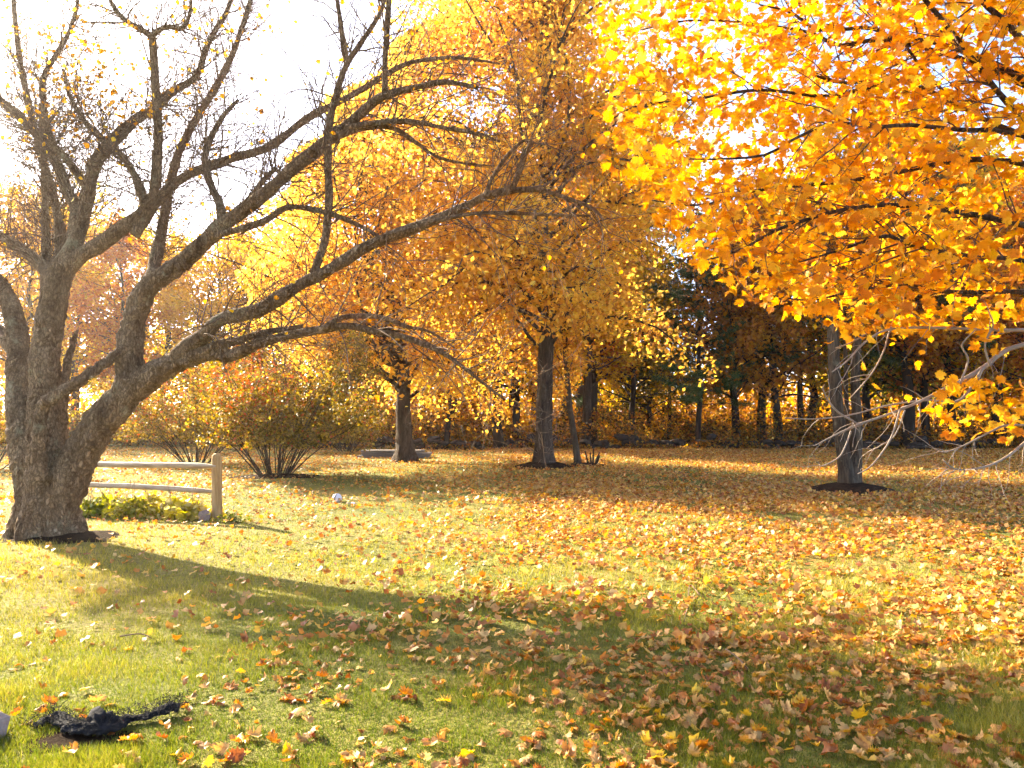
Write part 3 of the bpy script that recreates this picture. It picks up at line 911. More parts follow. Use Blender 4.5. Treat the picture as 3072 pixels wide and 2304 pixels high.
# ------------------------------------------------------------------ near maple reaching in from the side
P_NEAR = np.array([7.6, 6.6, 0.0]); P_NEAR[2] = float(ground_z(P_NEAR[0], P_NEAR[1]))
near = thing('golden_maple', 'golden maple reaching over the lawn with large backlit leaves', 'tree', tuple(P_NEAR))
pts = [P_NEAR + [0, 0, -0.1], P_NEAR + [0.02, 0, 1.2], P_NEAR + [-0.05, 0.1, 2.4], P_NEAR + [-0.1, 0.15, 4.0], P_NEAR + [0, 0.2, 6.0], P_NEAR + [0.1, 0.2, 8.5]]
v, f, npath, nrr = make_trunk(P_NEAR, pts, [0.24, 0.21, 0.19, 0.16, 0.10, 0.03], None, seed=6)
link('trunk', fast_mesh('trunk', v, f, M['bark_brown'], smooth=True), near)
nl = [
    ([(1300, 330), (1150, 180), (1024, 42), (986, 5), (960, -20), (900, -70)], [6.6, 6.4, 6.0], [16, 10, 6, 4.5, 4, 3]),
    ([(1310, 360), (1150, 240), (1022, 118), (977, 65), (940, 18), (900, -30)], [6.6, 6.3, 5.6], [15, 9, 5, 4.5, 4, 2.5]),
    ([(1320, 330), (1180, 210), (1024, 136), (991, 123), (955, 103), (895, 80), (843, 83), (800, 70)], [6.7, 6.8, 7.0, 7.0], [14, 9, 5, 4.5, 4, 3.5, 3, 2]),
    ([(955, 103), (921, 67), (894, 27), (870, -10)], [6.9, 6.8], [3, 2.6, 2.2, 1.5]),
    ([(1310, 350), (1150, 190), (1024, 136), (959, 130), (910, 125), (873, 127), (833, 123), (796, 138), (765, 155), (720, 159), (690, 159)], [6.6, 6.2, 5.8, 5.6], [14, 8, 4, 4, 3.5, 3, 3, 2.2, 2, 1.5, 1]),
    ([(1310, 360), (1170, 300), (1030, 262), (960, 255), (905, 243), (885, 236), (840, 250), (800, 262)], [6.6, 6.3, 6.0], [13, 8, 4, 3.5, 3.2, 2.8, 2, 1.2]),
    ([(1310, 370), (1150, 300), (1024, 292), (950, 292), (905, 285), (860, 290), (810, 300), (770, 295)], [6.7, 7.0, 7.2], [13, 8, 4.5, 4, 3, 2.5, 2, 1.2]),
    ([(1305, 330), (1120, 140), (980, 66), (900, 42), (870, 28), (820, 30), (790, 12), (760, 5)], [6.7, 7.2, 7.6], [12, 8, 5, 4, 4, 3.5, 2.5, 2]),
    ([(1305, 340), (1100, 130), (960, 50), (880, 40), (838, 45), (800, 30), (700, 20), (640, 30)], [6.7, 7.0, 7.5, 7.8], [13, 8, 5, 4.5, 4, 3, 2, 1.2]),
    ([(1310, 355), (1160, 215), (1000, 160), (860, 180), (760, 190), (700, 205), (650, 200)], [6.6, 6.7, 6.8, 7.0], [12, 8, 5, 3.5, 2.5, 2, 1.2]),
    ([(1310, 362), (1160, 265), (1000, 220), (880, 205), (790, 225), (740, 250), (700, 262)], [6.6, 6.3, 6.0], [12, 8, 5, 3.5, 2.5, 2, 1.2]),
    ([(895, 80), (830, 96), (760, 90), (690, 100), (640, 105), (610, 120)], [7.0, 6.7, 6.5], [3.5, 3.2, 3, 2.2, 1.8, 1]),
    ([(1280, 150), (1120, 0), (950, -130), (800, -180)], [6.7, 6.8, 7.0], [12, 8, 5, 2]),
    ([(1290, 200), (1200, 80), (1080, -60), (1000, -160)], [6.6, 6.0, 5.4], [12, 8, 5, 2]),
]
bare = [
    ([(1320, 400), (1150, 330), (1024, 344), (983, 368), (951, 386), (907, 407), (862, 423), (853, 421)], [6.7, 6.4, 6.2], [10, 6, 3.2, 2.8, 2.2, 1.8, 1.4, 1]),
    ([(983, 368), (960, 400), (930, 400), (890, 405), (850, 415), (815, 419), (785, 418)], [6.3, 6.4], [1.8, 1.5, 1.3, 1.2, 1, 0.9, 0.7]),
    ([(862, 423), (850, 428), (835, 435), (814, 446)], [6.2, 6.1], [1.4, 1.2, 1, 0.7]),
    ([(853, 421), (838, 412), (828, 400), (822, 387)], [6.2, 6.1], [1.3, 1.2, 1, 0.7]),
    ([(900, 410), (890, 440), (872, 465), (858, 474)], [6.2, 6.1], [1.3, 1.1, 0.9, 0.7]),
    ([(905, 410), (895, 435), (880, 446), (868, 452)], [6.2, 6.3], [1.2, 1, 0.9, 0.6]),
    ([(851, 431), (845, 447), (838, 458), (822, 466), (818, 462)], [6.2, 6.1], [1.2, 1, 0.9, 0.8, 0.6]),
    ([(1320, 395), (1150, 400), (1050, 428), (1005, 458), (980, 468), (955, 469), (943, 460)], [6.6, 5.9, 5.7], [9, 5, 2, 1.5, 1.3, 1, 0.8]),
    ([(1318, 385), (1120, 335), (1000, 330), (900, 328), (868, 340), (848, 360), (832, 372)], [6.6, 6.4, 6.0], [8, 4, 2.2, 1.6, 1.3, 1, 0.7]),
    ([(905, 290), (885, 310), (870, 330), (852, 342), (836, 348)], [7.15, 6.7], [1.8, 1.4, 1.2, 1, 0.7]),
    ([(905, 292), (890, 330), (884, 350), (874, 370), (862, 385), (850, 398)], [7.15, 6.7], [1.6, 1.4, 1.1, 1, 0.8, 0.6]),
    ([(1050, 428), (1010, 425), (990, 432), (965, 445), (945, 452), (935, 449)], [5.85, 5.9], [1.8, 1.4, 1.2, 1, 0.9, 0.7]),
    ([(960, 384), (968, 360), (962, 345), (975, 330)], [6.3, 6.2], [1.4, 1.2, 1, 0.7]),
    ([(990, 366), (985, 345), (993, 325), (988, 310)], [6.3, 6.2], [1.4, 1.2, 1, 0.7]),
]
NPX = FPX / 6.5
NP, NR = [], []
for n_, (pp, dd, rr) in enumerate(nl):
    ds = np.interp(np.linspace(0, 1, len(pp)), np.linspace(0, 1, len(dd)), dd)
    pts = np.array([px(x, y, d_) for (x, y), d_ in zip(pp, ds)])
    v, f, path, rs = limb_tube(pts, np.array(rr) * 0.6 / NPX, k=26, sides=8, lump=0.06, seed=300 + n_)
    link('branch', fast_mesh('branch', v - P_NEAR, f, M['bark_brown'], smooth=True), near)
    NP.append(path); NR.append(rs)
BP, BR = [], []
for n_, (pp, dd, rr) in enumerate(bare):
    ds = np.interp(np.linspace(0, 1, len(pp)), np.linspace(0, 1, len(dd)), dd)
    pts = np.array([px(x, y, d_) for (x, y), d_ in zip(pp, ds)])
    v, f, path, rs = limb_tube(pts, np.array(rr) * 0.8 / NPX, k=26, sides=6, lump=0.04, seed=400 + n_)
    link('bare_branch', fast_mesh('bare_branch', v - P_NEAR, f, M['twig_pale'], smooth=True), near)
    BP.append(path); BR.append(rs)
NP, NR, BP, BR = map(np.array, (NP, NR, BP, BR))
bt, br = grow(BP, BR, 90, (0.2, 0.7), K=8, angle=(20, 60), up=-0.1, droop=0.03, wiggle=0.17, ratio=0.6, rmin=0.0022, rmax=0.004, t=(0.3, 1.0))
g = Geo(); g.add(*tubes(bt, br, 4))
tag(link('bare_twigs', g.mesh('bare_twigs', M['twig_pale'], origin=P_NEAR), near), kind='stuff')
n1p, n1r = grow(NP, NR, 300, (0.5, 1.5), K=7, angle=(25, 65), wiggle=0.13, droop=0.03, ratio=0.5, rmin=0.003, rmax=0.008, t=(0.3, 1.0))
n2p, n2r = grow(n1p, n1r, 1100, (0.2, 0.6), K=5, angle=(25, 65), wiggle=0.15, droop=0.05, ratio=0.6, rmin=0.0018, rmax=0.004)


def near_keep(p, margin=0):
    x, y, d = proj(p)
    xl = np.interp(y, [-300, 0, 60, 130, 170, 200, 260, 290, 305, 330], [585, 592, 586, 598, 612, 640, 690, 720, 760, 830])
    yl = np.interp(x, [560, 620, 680, 720, 750, 790, 830, 870, 930, 1024, 1400], [150, 185, 262, 292, 312, 326, 332, 340, 338, 335, 340])
    wob = 12 * np.sin(x * 0.09) + 10 * np.sin(x * 0.23 + y * 0.1) + rng.normal(size=np.shape(x)) * 7
    a = (x > xl + wob - margin) & (y < yl + wob + margin)
    b = (((x - 985) / 60) ** 2 + ((y - 408) / 34) ** 2 < 1) & (x > 925)
    return (a | b) & (d > 3.0)


k1 = near_keep(n1p[:, -1]) & near_keep(n1p[:, 3])
k2 = near_keep(n2p[:, -1])
g = Geo(); g.add(*tubes(n1p[k1], n1r[k1], 4)); g.add(*tubes(n2p[k2], n2r[k2], 3))
tag(link('twigs', g.mesh('twigs', M['twig_dark'], origin=P_NEAR), near), kind='stuff')
pos = np.vstack([sample_on(n2p, 7500, 0.06), sample_on(n1p, 2600, 0.08)])
# a second storey of sprays deeper in the crown and the cluster low at the side
extra = []
for _ in range(10500):
    x, y = rng.uniform(600, 1150), rng.uniform(-120, 330)
    extra.append(px(x, y, rng.uniform(5.6, 8.6)))
for _ in range(190):
    extra.append(px(rng.uniform(925, 1080), rng.uniform(374, 440), rng.uniform(5.6, 6.4)))
extra = np.array(extra)
cl = np.array([mnoise.noise(Vector((p[0] * 1.6, p[1] * 1.6, p[2] * 3.2))) for p in extra])
low = proj(extra)[1] > 360
pos = np.vstack([pos, extra[(cl > -0.02) | low]])
pos = pos[near_keep(pos)]
pos = np.vstack([pos, [px(x, y, 6.2) for x, y in [(872, 385), (907, 395), (862, 368), (829, 343), (936, 375), (848, 330), (925, 408)]]])
vox, keepv = {}, np.ones(len(pos), bool)
for i_ in rng.permutation(len(pos)):
    c_ = (int(pos[i_, 0] // 0.4), int(pos[i_, 1] // 0.4), int(pos[i_, 2] // 0.4))
    vox[c_] = vox.get(c_, 0) + 1
    keepv[i_] = vox[c_] <= 23
pos = pos[keepv]
fr = leaf_frames(len(pos), tilt=1.0, hang=0.9, nbias=np.array([-0.15, -0.3, 0]))
size = rng.uniform(0.052, 0.108, len(pos))
rnd = rng.uniform(0, 1, len(pos))
x_, y_, d_ = proj(pos)
inframe = (x_ > 5) & (x_ < 1019) & (y_ > 5) & (y_ < 760)
show = np.where(inframe, size / d_, 0)
# prefer those that nothing nearer hides
order = np.argsort(d_)
grid = set()
for i_ in order:
    cell = (int(x_[i_] // 9), int(y_[i_] // 9))
    if cell in grid:
        show[i_] *= 0.2
    else:
        grid.add(cell)
top = np.argsort(-show)[:300]
TM = [leaf_template(curl=c, fold=fo, wave=w, seed=s) for s, (c, fo, w) in enumerate([(0.2, 0.12, 0.03), (-0.25, 0.2, 0.04), (0.1, -0.15, 0.05), (-0.5, 0.25, 0.03), (0.35, 0.05, 0.06), (-0.15, 0.30, 0.02)])]
NC = 6
leaf_me = {}
for s in range(len(TM)):
    for c in range(NC):
        leaf_me[s, c] = fast_mesh('leaf', TM[s][0], TM[s][1], M['maple_gold'], np.full(len(TM[s][1]), (c + 0.5) / NC))
from mathutils import Matrix
which = rng.integers(0, len(TM), len(pos))
for i_ in top:
    o = bpy.data.objects.new('leaf', leaf_me[int(which[i_]), int(rnd[i_] * NC * 0.999)])
    COL.objects.link(o)
    mt = Matrix(fr[i_].tolist()).to_4x4()
    o.rotation_mode = 'QUATERNION'
    o.rotation_quaternion = mt.to_quaternion()
    o.location = pos[i_] - P_NEAR
    o.scale = (size[i_],) * 3
    o.parent = near
rest = np.setdiff1d(np.arange(len(pos)), top)
g = Geo()
for s in range(len(TM)):
    ii = rest[which[rest] == s]
    v, f, k = place(TM[s], pos[ii], fr[ii], size[ii])
    g.add(v, f, np.repeat(rnd[ii], k))
tag(link('crown', g.mesh('crown', M['maple_gold'], origin=P_NEAR), near), kind='stuff')

# ------------------------------------------------------------------ bushes
def bush(name, label, base, height, spread, nstem, nleaf, lsize, seed, red=0.5, mat='bush', group=None, flat=1.0):
    t = thing(name, label, 'bush', tuple(base), group)
    az = rng.uniform(0, 2 * np.pi, nstem)
    out = np.sqrt(rng.uniform(0.0, 1, nstem))
    K = 9
    p = np.empty((nstem, K, 3))
    p[:, 0] = np.column_stack([np.cos(az) * 0.22 * spread * 0.5 * out, np.sin(az) * 0.18 * spread * 0.5 * out, np.full(nstem, -0.05)])
    d = norm(np.column_stack([np.cos(az) * out * 0.75 * spread / height, np.sin(az) * out * 0.75 * spread / height, np.ones(nstem)]))
    L = height * rng.uniform(0.75, 1.12, nstem)
    for k in range(1, K):
        d = norm(d + rng.normal(size=(nstem, 3)) * 0.09 + np.column_stack([np.cos(az) * out, np.sin(az) * out, -0.35 * out]) * 0.05)
        p[:, k] = p[:, k - 1] + d * (L / (K - 1))[:, None]
    r = rng.uniform(0.010, 0.024, nstem)[:, None] * np.linspace(1, 0.2, K)
    p1, r1 = grow(p, r, nstem * 9, (height * 0.18, height * 0.42), K=6, angle=(20, 65), up=0.1, wiggle=0.16, rmin=0.004, rmax=0.012, t=(0.18, 1.0))
    p2, r2 = grow(p1, r1, nstem * 22, (height * 0.06, height * 0.2), K=4, wiggle=0.2, rmin=0.003, rmax=0.006)
    for s in range(nstem):
        v, f = tubes(p[s:s + 1], r[s:s + 1], 6)
        link('stem', fast_mesh('stem', v, f, M['bark_brown'], smooth=True), t)
    g = Geo(); g.add(*tubes(p1, r1, 4)); g.add(*tubes(p2, r2, 3))
    tag(link('twigs', g.mesh('twigs', M['twig_dark']), t), kind='stuff')
    pos = np.vstack([sample_on(p2, int(nleaf * 0.7), lsize * 0.7), sample_on(p1, int(nleaf * 0.3), lsize * 0.9)])
    pos = pos[pos[:, 2] > height * 0.22]
    rn = np.clip(rng.uniform(0.26, 1.0, len(pos)), 0, 1)
    if red:
        w = np.exp(-(((pos[:, 0] + spread * 0.16) / (spread * 0.22)) ** 2 + ((pos[:, 2] - height * 0.78) / (height * 0.28)) ** 2))
        rn = np.where(rng.uniform(size=len(pos)) < 0.06 + w * red, rng.uniform(0, 0.16, len(pos)), rn)
    g = Geo()
    add_leaves(g, rhomb_leaf(), pos, rng.uniform(lsize * 0.7, lsize * 1.3, len(pos)), tilt=1.2, hang=0.3, rnd=rn)
    link('foliage', g.mesh('foliage', M[mat]), t)
    return t


bush('vase_bush', 'vase shaped many stemmed bush with olive and reddish leaves behind the fence post', P_BUSH, 3.5, 3.2, 40, 34000, 0.078, 1)
bush('round_bush', 'rounded pale olive bush just behind the vase shaped bush', gpx(196, 462), 3.4, 3.6, 28, 22000, 0.08, 2, red=0.35)
bush('small_bush', 'low pinkish bush behind the bare tree at the photo edge', gpx(-12, 470), 2.6, 2.8, 22, 8000, 0.08, 3, red=0.8)
bush('dark_bush', 'low olive bush between the vase shaped bush and the thick maple trunk', gpx(348, 452), 2.0, 3.2, 20, 7000, 0.09, 4, red=0.1)

# ------------------------------------------------------------------ woods behind the lawn
def proto_deciduous(H, hb, rad, n1, n2, nleaf, lsize, mat, bark, seed):
    tp, trr, b1, b2, pos = deciduous(H, hb, rad, n1, n2, nleaf, lsize, seed=seed)
    v, f, _, _ = make_trunk((0, 0, 0), np.vstack([[0, 0, -0.15], tp[1:]]), list(trr), None, seed=seed, sides=10, k=22, flare=1.5)
    tm = fast_mesh('trunk', v, f, M[bark], smooth=True)
    g = Geo(); g.add(*tubes(b1[0], b1[1], 4)); g.add(*tubes(b2[0], b2[1], 3))
    bm_ = g.mesh('limbs', M[bark])
    g = Geo()
    cl = np.array([mnoise.noise(Vector(tuple(p * 0.8 + seed))) for p in pos]) * 0.5 + 0.5
    add_leaves(g, rhomb_leaf(), pos, rng.uniform(lsize * 0.7, lsize * 1.3, len(pos)), tilt=1.0, hang=0.5, rnd=np.clip(cl + rng.normal(size=len(pos)) * 0.22, 0, 1))
    return tm, bm_, g.mesh('crown', M[mat])


def proto_pine(H, hb, rad, seed):
    k = 12
    z = np.linspace(-0.15, H, k)
    tp = np.column_stack([np.cumsum(rng.normal(size=k) * 0.05), np.cumsum(rng.normal(size=k) * 0.05), z])
    v, f, _, _ = make_trunk((0, 0, 0), tp, list(H * 0.013 * np.linspace(1, 0.1, k)), None, seed=seed, sides=10, k=22, flare=1.4)
    tm = fast_mesh('trunk', v, f, M['bark_dark'], smooth=True)
    n1 = 90
    zz = np.round(rng.uniform(0, 1, n1) * 16) / 16
    h = hb + (H * 0.98 - hb) * zz
    az = rng.uniform(0, 2 * np.pi, n1)
    L = rad * (1.05 - 0.85 * zz) * rng.uniform(0.6, 1.15, n1)
    K = 7
    p = np.empty((n1, K, 3))
    p[:, 0] = np.column_stack([np.interp(h, z, tp[:, 0]), np.interp(h, z, tp[:, 1]), h])
    d = np.column_stack([np.cos(az), np.sin(az), 0.12 + 0.4 * zz])
    for s in range(1, K):
        d = norm(d + rng.normal(size=(n1, 3)) * 0.06 + np.array([0, 0, 0.02]))
        p[:, s] = p[:, s - 1] + d * (L / (K - 1))[:, None]
    r = np.full((n1, 1), 0.03) * np.linspace(1, 0.2, K)
    p2, r2 = grow(p, r, 700, (rad * 0.12, rad * 0.32), K=4, angle=(25, 60), wiggle=0.1, rmin=0.005, rmax=0.01, t=(0.3, 1.0))
    p2[:, :, 2] = p2[:, :1, 2] + (p2[:, :, 2] - p2[:, :1, 2]) * 0.35
    g = Geo(); g.add(*tubes(p, r, 4)); g.add(*tubes(p2, r2, 3))
    bm_ = g.mesh('limbs', M['bark_dark'])
    pos = sample_on(p2, 26000, 0.06)
    g = Geo()
    nv, nf = np.array([[-0.06, 0, 0], [0.06, 0, 0], [0.0, 1.0, 0]]), np.array([[0, 1, 2]])
    add_leaves(g, (nv, nf), pos, rng.uniform(0.18, 0.38, len(pos)), tilt=1.0, hang=-0.3)
    return tm, bm_, g.mesh('crown', M['pine'])


PROTO = {
    'amber': [proto_deciduous(12, 2.6, 3.6, 70, 520, 10200, 0.20, 'wood_amber', 'bark_dark', 1), proto_deciduous(13, 3.4, 3.2, 70, 500, 8840, 0.20, 'wood_amber', 'bark_dark', 2)],
    'yellow': [proto_deciduous(12, 2.2, 3.8, 70, 520, 10200, 0.20, 'wood_yellow', 'bark_dark', 3), proto_deciduous(14, 3.0, 3.4, 75, 560, 9520, 0.20, 'wood_yellow', 'bark_brown', 4)],
    'olive': [proto_deciduous(11, 1.8, 3.5, 70, 500, 10200, 0.20, 'wood_olive', 'bark_dark', 5)],
    'russet': [proto_deciduous(10, 1.6, 3.2, 70, 460, 7600, 0.19, 'wood_rust', 'bark_dark', 6)],
    'pine': [proto_pine(13, 2.4, 3.6, 7), proto_pine(12, 3.4, 3.0, 8)],
}
WNAME = {'amber': 'amber_tree', 'yellow': 'yellow_tree', 'olive': 'olive_tree', 'russet': 'russet_tree', 'pine': 'pine_tree'}


def wood_tree(kind, x, y, s, label, group, rot=None, i=0):
    tm, bm_, cm = PROTO[kind][i % len(PROTO[kind])]
    t = thing(WNAME[kind], label, 'tree', (x, y, float(ground_z(x, y))), group)
    t.rotation_euler = (0, 0, rng.uniform(0, 6.28) if rot is None else rot)
    t.scale = (s, s, s)
    link('trunk', tm, t)
    tag(link('limbs', bm_, t), kind='stuff')
    link('crown', cm, t)
    return t


# front row: trunks one can tell apart, by pixel column, distance, kind and size
ORD = ['first', 'second', 'third', 'fourth', 'fifth', 'sixth', 'seventh', 'eighth', 'ninth', 'tenth', 'eleventh', 'twelfth', 'thirteenth', 'fourteenth', 'fifteenth', 'sixteenth', 'seventeenth',
       'eighteenth', 'nineteenth', 'twentieth']
front = [
    (446, 35.5, 'russet', 0.75, 0), (500, 34.6, 'amber', 0.95, 1), (524, 36.5, 'amber', 0.95, 0), (584, 36.0, 'yellow', 0.9, 1), (593, 37.2, 'amber', 0.95, 1),
    (627, 38.0, 'amber', 0.78, 0), (648, 40.0, 'olive', 0.70, 0), (697, 36.0, 'pine', 0.80, 0), (737, 37.0, 'russet', 1.10, 0), (762, 38.5, 'amber', 0.95, 1),
    (779, 36.5, 'russet', 1.15, 0), (803, 38.0, 'pine', 1.05, 1), (815, 40.0, 'amber', 1.1, 0), (868, 39.0, 'olive', 1.1, 0), (905, 36.5, 'amber', 1.15, 1), (926, 38.0, 'russet', 1.2, 0),
    (953, 37.0, 'pine', 1.15, 0), (1005, 36.5, 'amber', 1.15, 0), (586, 41.0, 'yellow', 1.35, 1), (622, 44.0, 'amber', 1.4, 0), (668, 43.0, 'pine', 0.78, 1), (612, 42.0, 'pine', 0.9, 0),
]
KADJ = {'amber': 'amber leaved', 'yellow': 'yellow leaved', 'olive': 'olive leaved', 'russet': 'russet leaved', 'pine': 'dark green pine'}
cnt = {}
tot = {k: sum(1 for f_ in front if f_[2] == k) for k in PROTO}
front.sort()
for (cx, Y, kind, s, i_) in front:
    cnt[kind] = cnt.get(kind, 0) + 1
    what = 'dark pine' if kind == 'pine' else kind + ' leaved woodland tree'
    where = 'at the stone wall' if tot[kind] == 1 else '%s of its kind along the stone wall, counted from the left' % ORD[cnt[kind] - 1]
    wood_tree(kind, (cx - 512) / FPX * Y, Y, s, what + ' ' + where, 'trees along the stone wall', i=i_)
# left side, farther off
leftset = [(-130, 47, 'amber', 1.1, 0), (-50, 50, 'yellow', 1.1, 1), (25, 47, 'yellow', 1.2, 0), (78, 50, 'yellow', 1.15, 1), (122, 46, 'amber', 0.95, 1), (168, 49, 'yellow', 1.0, 0), (212, 45, 'yellow', 0.9, 1), (262, 48, 'yellow', 1.0, 0), (318, 47, 'amber', 0.95, 0), (55, 58, 'amber', 1.35, 0), (145, 57, 'yellow', 1.15, 1), (236, 58, 'amber', 1.15, 1)]
n_ = -1
for (cx, Y, kind, s, i_) in sorted(leftset):
    if cx < 0:
        wood_tree(kind, (cx - 512) / FPX * Y, Y, s, kind + ' leaved tree far off behind the bare tree, beyond the photo edge', 'trees beyond the bare tree', i=i_)
        continue
    n_ += 1
    wood_tree(kind, (cx - 512) / FPX * Y, Y, s, '%s leaved tree beyond the bare tree, %s of that row from the left' % (kind, ORD[n_]), 'trees beyond the bare tree', i=i_)
# second rows, seen only as trunks and leaves between the others
for k in range(27):
    cx, Y = rng.uniform(330, 1250), rng.uniform(43, 66)
    if 610 < cx < 715 or (715 < cx < 880 and k % 2):
        continue
    kind = ['amber', 'yellow', 'russet', 'amber', 'olive', 'yellow', 'pine'][k % 7]
    wood_tree(kind, (cx - 512) / FPX * Y, Y, rng.uniform(1.0, 1.3), KADJ[kind] + ' tree deep in the woods beyond the stone wall', 'trees deep in the woods', i=k)
for k, (x, y) in enumerate([(22, 33), (27, 37), (32, 33), (-34, 44), (-42, 48), (25, 44)]):
    wood_tree(['amber', 'yellow', 'russet'][k % 3], x, y, 0.95, KADJ[['amber', 'yellow', 'russet'][k % 3]] + ' tree at the edge of the woods', 'trees at the edge of the woods', i=k)

# undergrowth along the wall
def scatter_brush(name, label, n, xr, yr, hmax, size, mat, seed):
    p = np.column_stack([rng.uniform(*xr, n * 3), rng.uniform(*yr, n * 3), np.zeros(n * 3)])
    h = np.array([0.42 + 1.0 * mnoise.noise(Vector((q[0] * 0.38 + seed, q[1] * 0.38, 0.0))) + 0.4 * mnoise.noise(Vector((q[0] * 1.7, q[1] * 1.7, seed))) for q in p])
    h = np.clip(h, 0, 1) * hmax
    keep_ = h > hmax * 0.25
    p, h = p[keep_][:n], h[keep_][:n]
    p[:, 2] = rng.uniform(0.02, 1, len(p)) ** 0.8 * h
    g = Geo()
    add_leaves(g, rhomb_leaf(), p, rng.uniform(size * 0.7, size * 1.3, len(p)), tilt=1.1, hang=0.4)
    return tag(link(name, g.mesh(name, M[mat])), label, kind='stuff')


scatter_brush('undergrowth', 'orange and brown undergrowth along the woods', 34000, (-4, 30), (35.3, 40.5), 2.1, 0.14, 'under', 2.0)
scatter_brush('undergrowth', 'low brown brush and drifted leaves against the stone wall', 9000, (-9, 30), (33.9, 35.4), 0.55, 0.12, 'under', 12.0)
scatter_brush('undergrowth', 'amber brush deeper in the woods', 22000, (-8, 34), (43, 54), 3.6, 0.20, 'wood_amber', 7.0)
scatter_brush('undergrowth', 'olive and amber brush along the far lawn edge', 18000, (-30, -3), (36, 41), 2.4, 0.16, 'under', 5.0)
scatter_brush('undergrowth', 'yellow brush beyond the bare tree', 14000, (-42, -6), (42, 47), 2.6, 0.21, 'wood_yellow', 9.0)
scatter_brush('undergrowth', 'rusty thicket far back between the trunks', 15000, (-12, 48), (58, 66), 6.0, 0.34, 'wood_rust', 15.0)
# the far wood as one mass
n = 34000
fx, fy = rng.uniform(-75, 75, n), rng.uniform(68, 80, n)
hm = np.array([6.5 + 4.0 * mnoise.noise(Vector((a * 0.10, 3.0, 0))) + 2.5 * mnoise.noise(Vector((a * 0.37, 9.0, 0))) for a in fx]) + 1.5 * np.abs(fx + 5) / 40
fz = rng.uniform(0.0, 1.0, n) * hm
g = Geo()
add_leaves(g, rhomb_leaf(), np.column_stack([fx, fy, fz]), rng.uniform(0.35, 0.65, n), tilt=1.0, hang=0.4, rnd=np.clip(rng.uniform(0, 1, n), 0, 1))
tag(link('far_woods', g.mesh('far_woods', M['wood_yellow'])), 'far golden woods behind the field', kind='stuff')

# ------------------------------------------------------------------ dry stone wall
def rock_mesh(seed, mat, sub=2, pw=0.75):
    import bmesh
    bm = bmesh.new()
    bmesh.ops.create_icosphere(bm, subdivisions=sub, radius=0.5)
    for vv in bm.verts:
        p = vv.co.normalized()
        n_ = mnoise.noise(p * 1.3 + Vector((seed, 0, 0))) * 0.35 + mnoise.noise(p * 3.1 + Vector((0, seed, 0))) * 0.13
        q = Vector([math.copysign(abs(c) ** pw, c) for c in p])
        vv.co = q * 0.46 * (1 + n_)
    me_ = bpy.data.meshes.new('stone')
    bm.to_mesh(me_)
    bm.free()
    me_.materials.append(mat)
    return me_


RM = [rock_mesh(k * 3.7 + 1, M['stone'], sub=2) for k in range(7)]
sw = thing('stone_wall', 'low tumbled dry stone wall along the foot of the woods', 'stone wall', (8, 34.6, 0))
n_st = 0
for x in np.arange(-8.5, 27, 0.52):
    for layer in range(3):
        if (layer == 2 and rng.uniform() < 0.85) or rng.uniform() < 0.2:
            continue
        if n_st >= 190:
            break
        w = rng.uniform(0.42, 0.75)
        h = rng.uniform(0.22, 0.38)
        X = x + rng.uniform(-0.15, 0.15) + layer * 0.22
        Yw = 34.7 + 0.5 * math.sin(x * 0.3) + rng.uniform(-0.12, 0.12)
        o = link('stone', RM[int(rng.integers(0, 7))], sw, (X - 8, Yw - 34.6, 0.05 + layer * 0.2 + rng.uniform(-0.05, 0.05)), (rng.uniform(-0.25, 0.25), rng.uniform(-0.25, 0.25), rng.uniform(0, 6.28)), (w, rng.uniform(0.4, 0.6), h))
        n_st += 1

# weathered boards behind the thick maple trunk
def box(sx, sy, sz, seed=0, bev=0.012):
    import bmesh
    bm = bmesh.new()
    bmesh.ops.create_cube(bm, size=1.0)
    for vv in bm.verts:
        vv.co = Vector((vv.co.x * sx, vv.co.y * sy, vv.co.z * sz))
    bmesh.ops.bevel(bm, geom=bm.edges[:], offset=bev, segments=2, affect='EDGES')
    return bm


def bm_mesh(name, bm, mat, smooth=False):
    me_ = bpy.data.meshes.new(name)
    bm.to_mesh(me_)
    bm.free()
    me_.materials.append(mat)
    if smooth:
        me_.polygons.foreach_set("use_smooth", np.ones(len(me_.polygons), bool))
    return me_


pb = gpx(395, 458)
bp_ = thing('board_stack', 'low stack of weathered grey boards behind the thick maple trunk', 'boards', tuple(pb))
for k, (dx, z, L, dy) in enumerate([(-0.05, 0.05, 2.5, 0), (0.04, 0.14, 2.4, 0.02), (-0.12, 0.23, 2.1, -0.03), (-0.1, 0.232, 2.2, 0.32), (0.0, 0.05, 2.4, 0.34), (0.02, 0.14, 2.45, 0.33)]):
    link('board', bm_mesh('board', box(L, 0.30, 0.07), M['board']), bp_, (dx, dy, z), (0, rng.uniform(-0.006, 0.006), rng.uniform(-0.02, 0.02)))

# ------------------------------------------------------------------ rail fence
fence = thing('rail_fence', 'short two rail wooden fence with one round topped post beside the bare tree', 'fence', tuple(P_POST))
fdir = norm(np.array([-2.1, 0.8, 0.0]))
P_POST2 = P_POST + fdir * 3.0


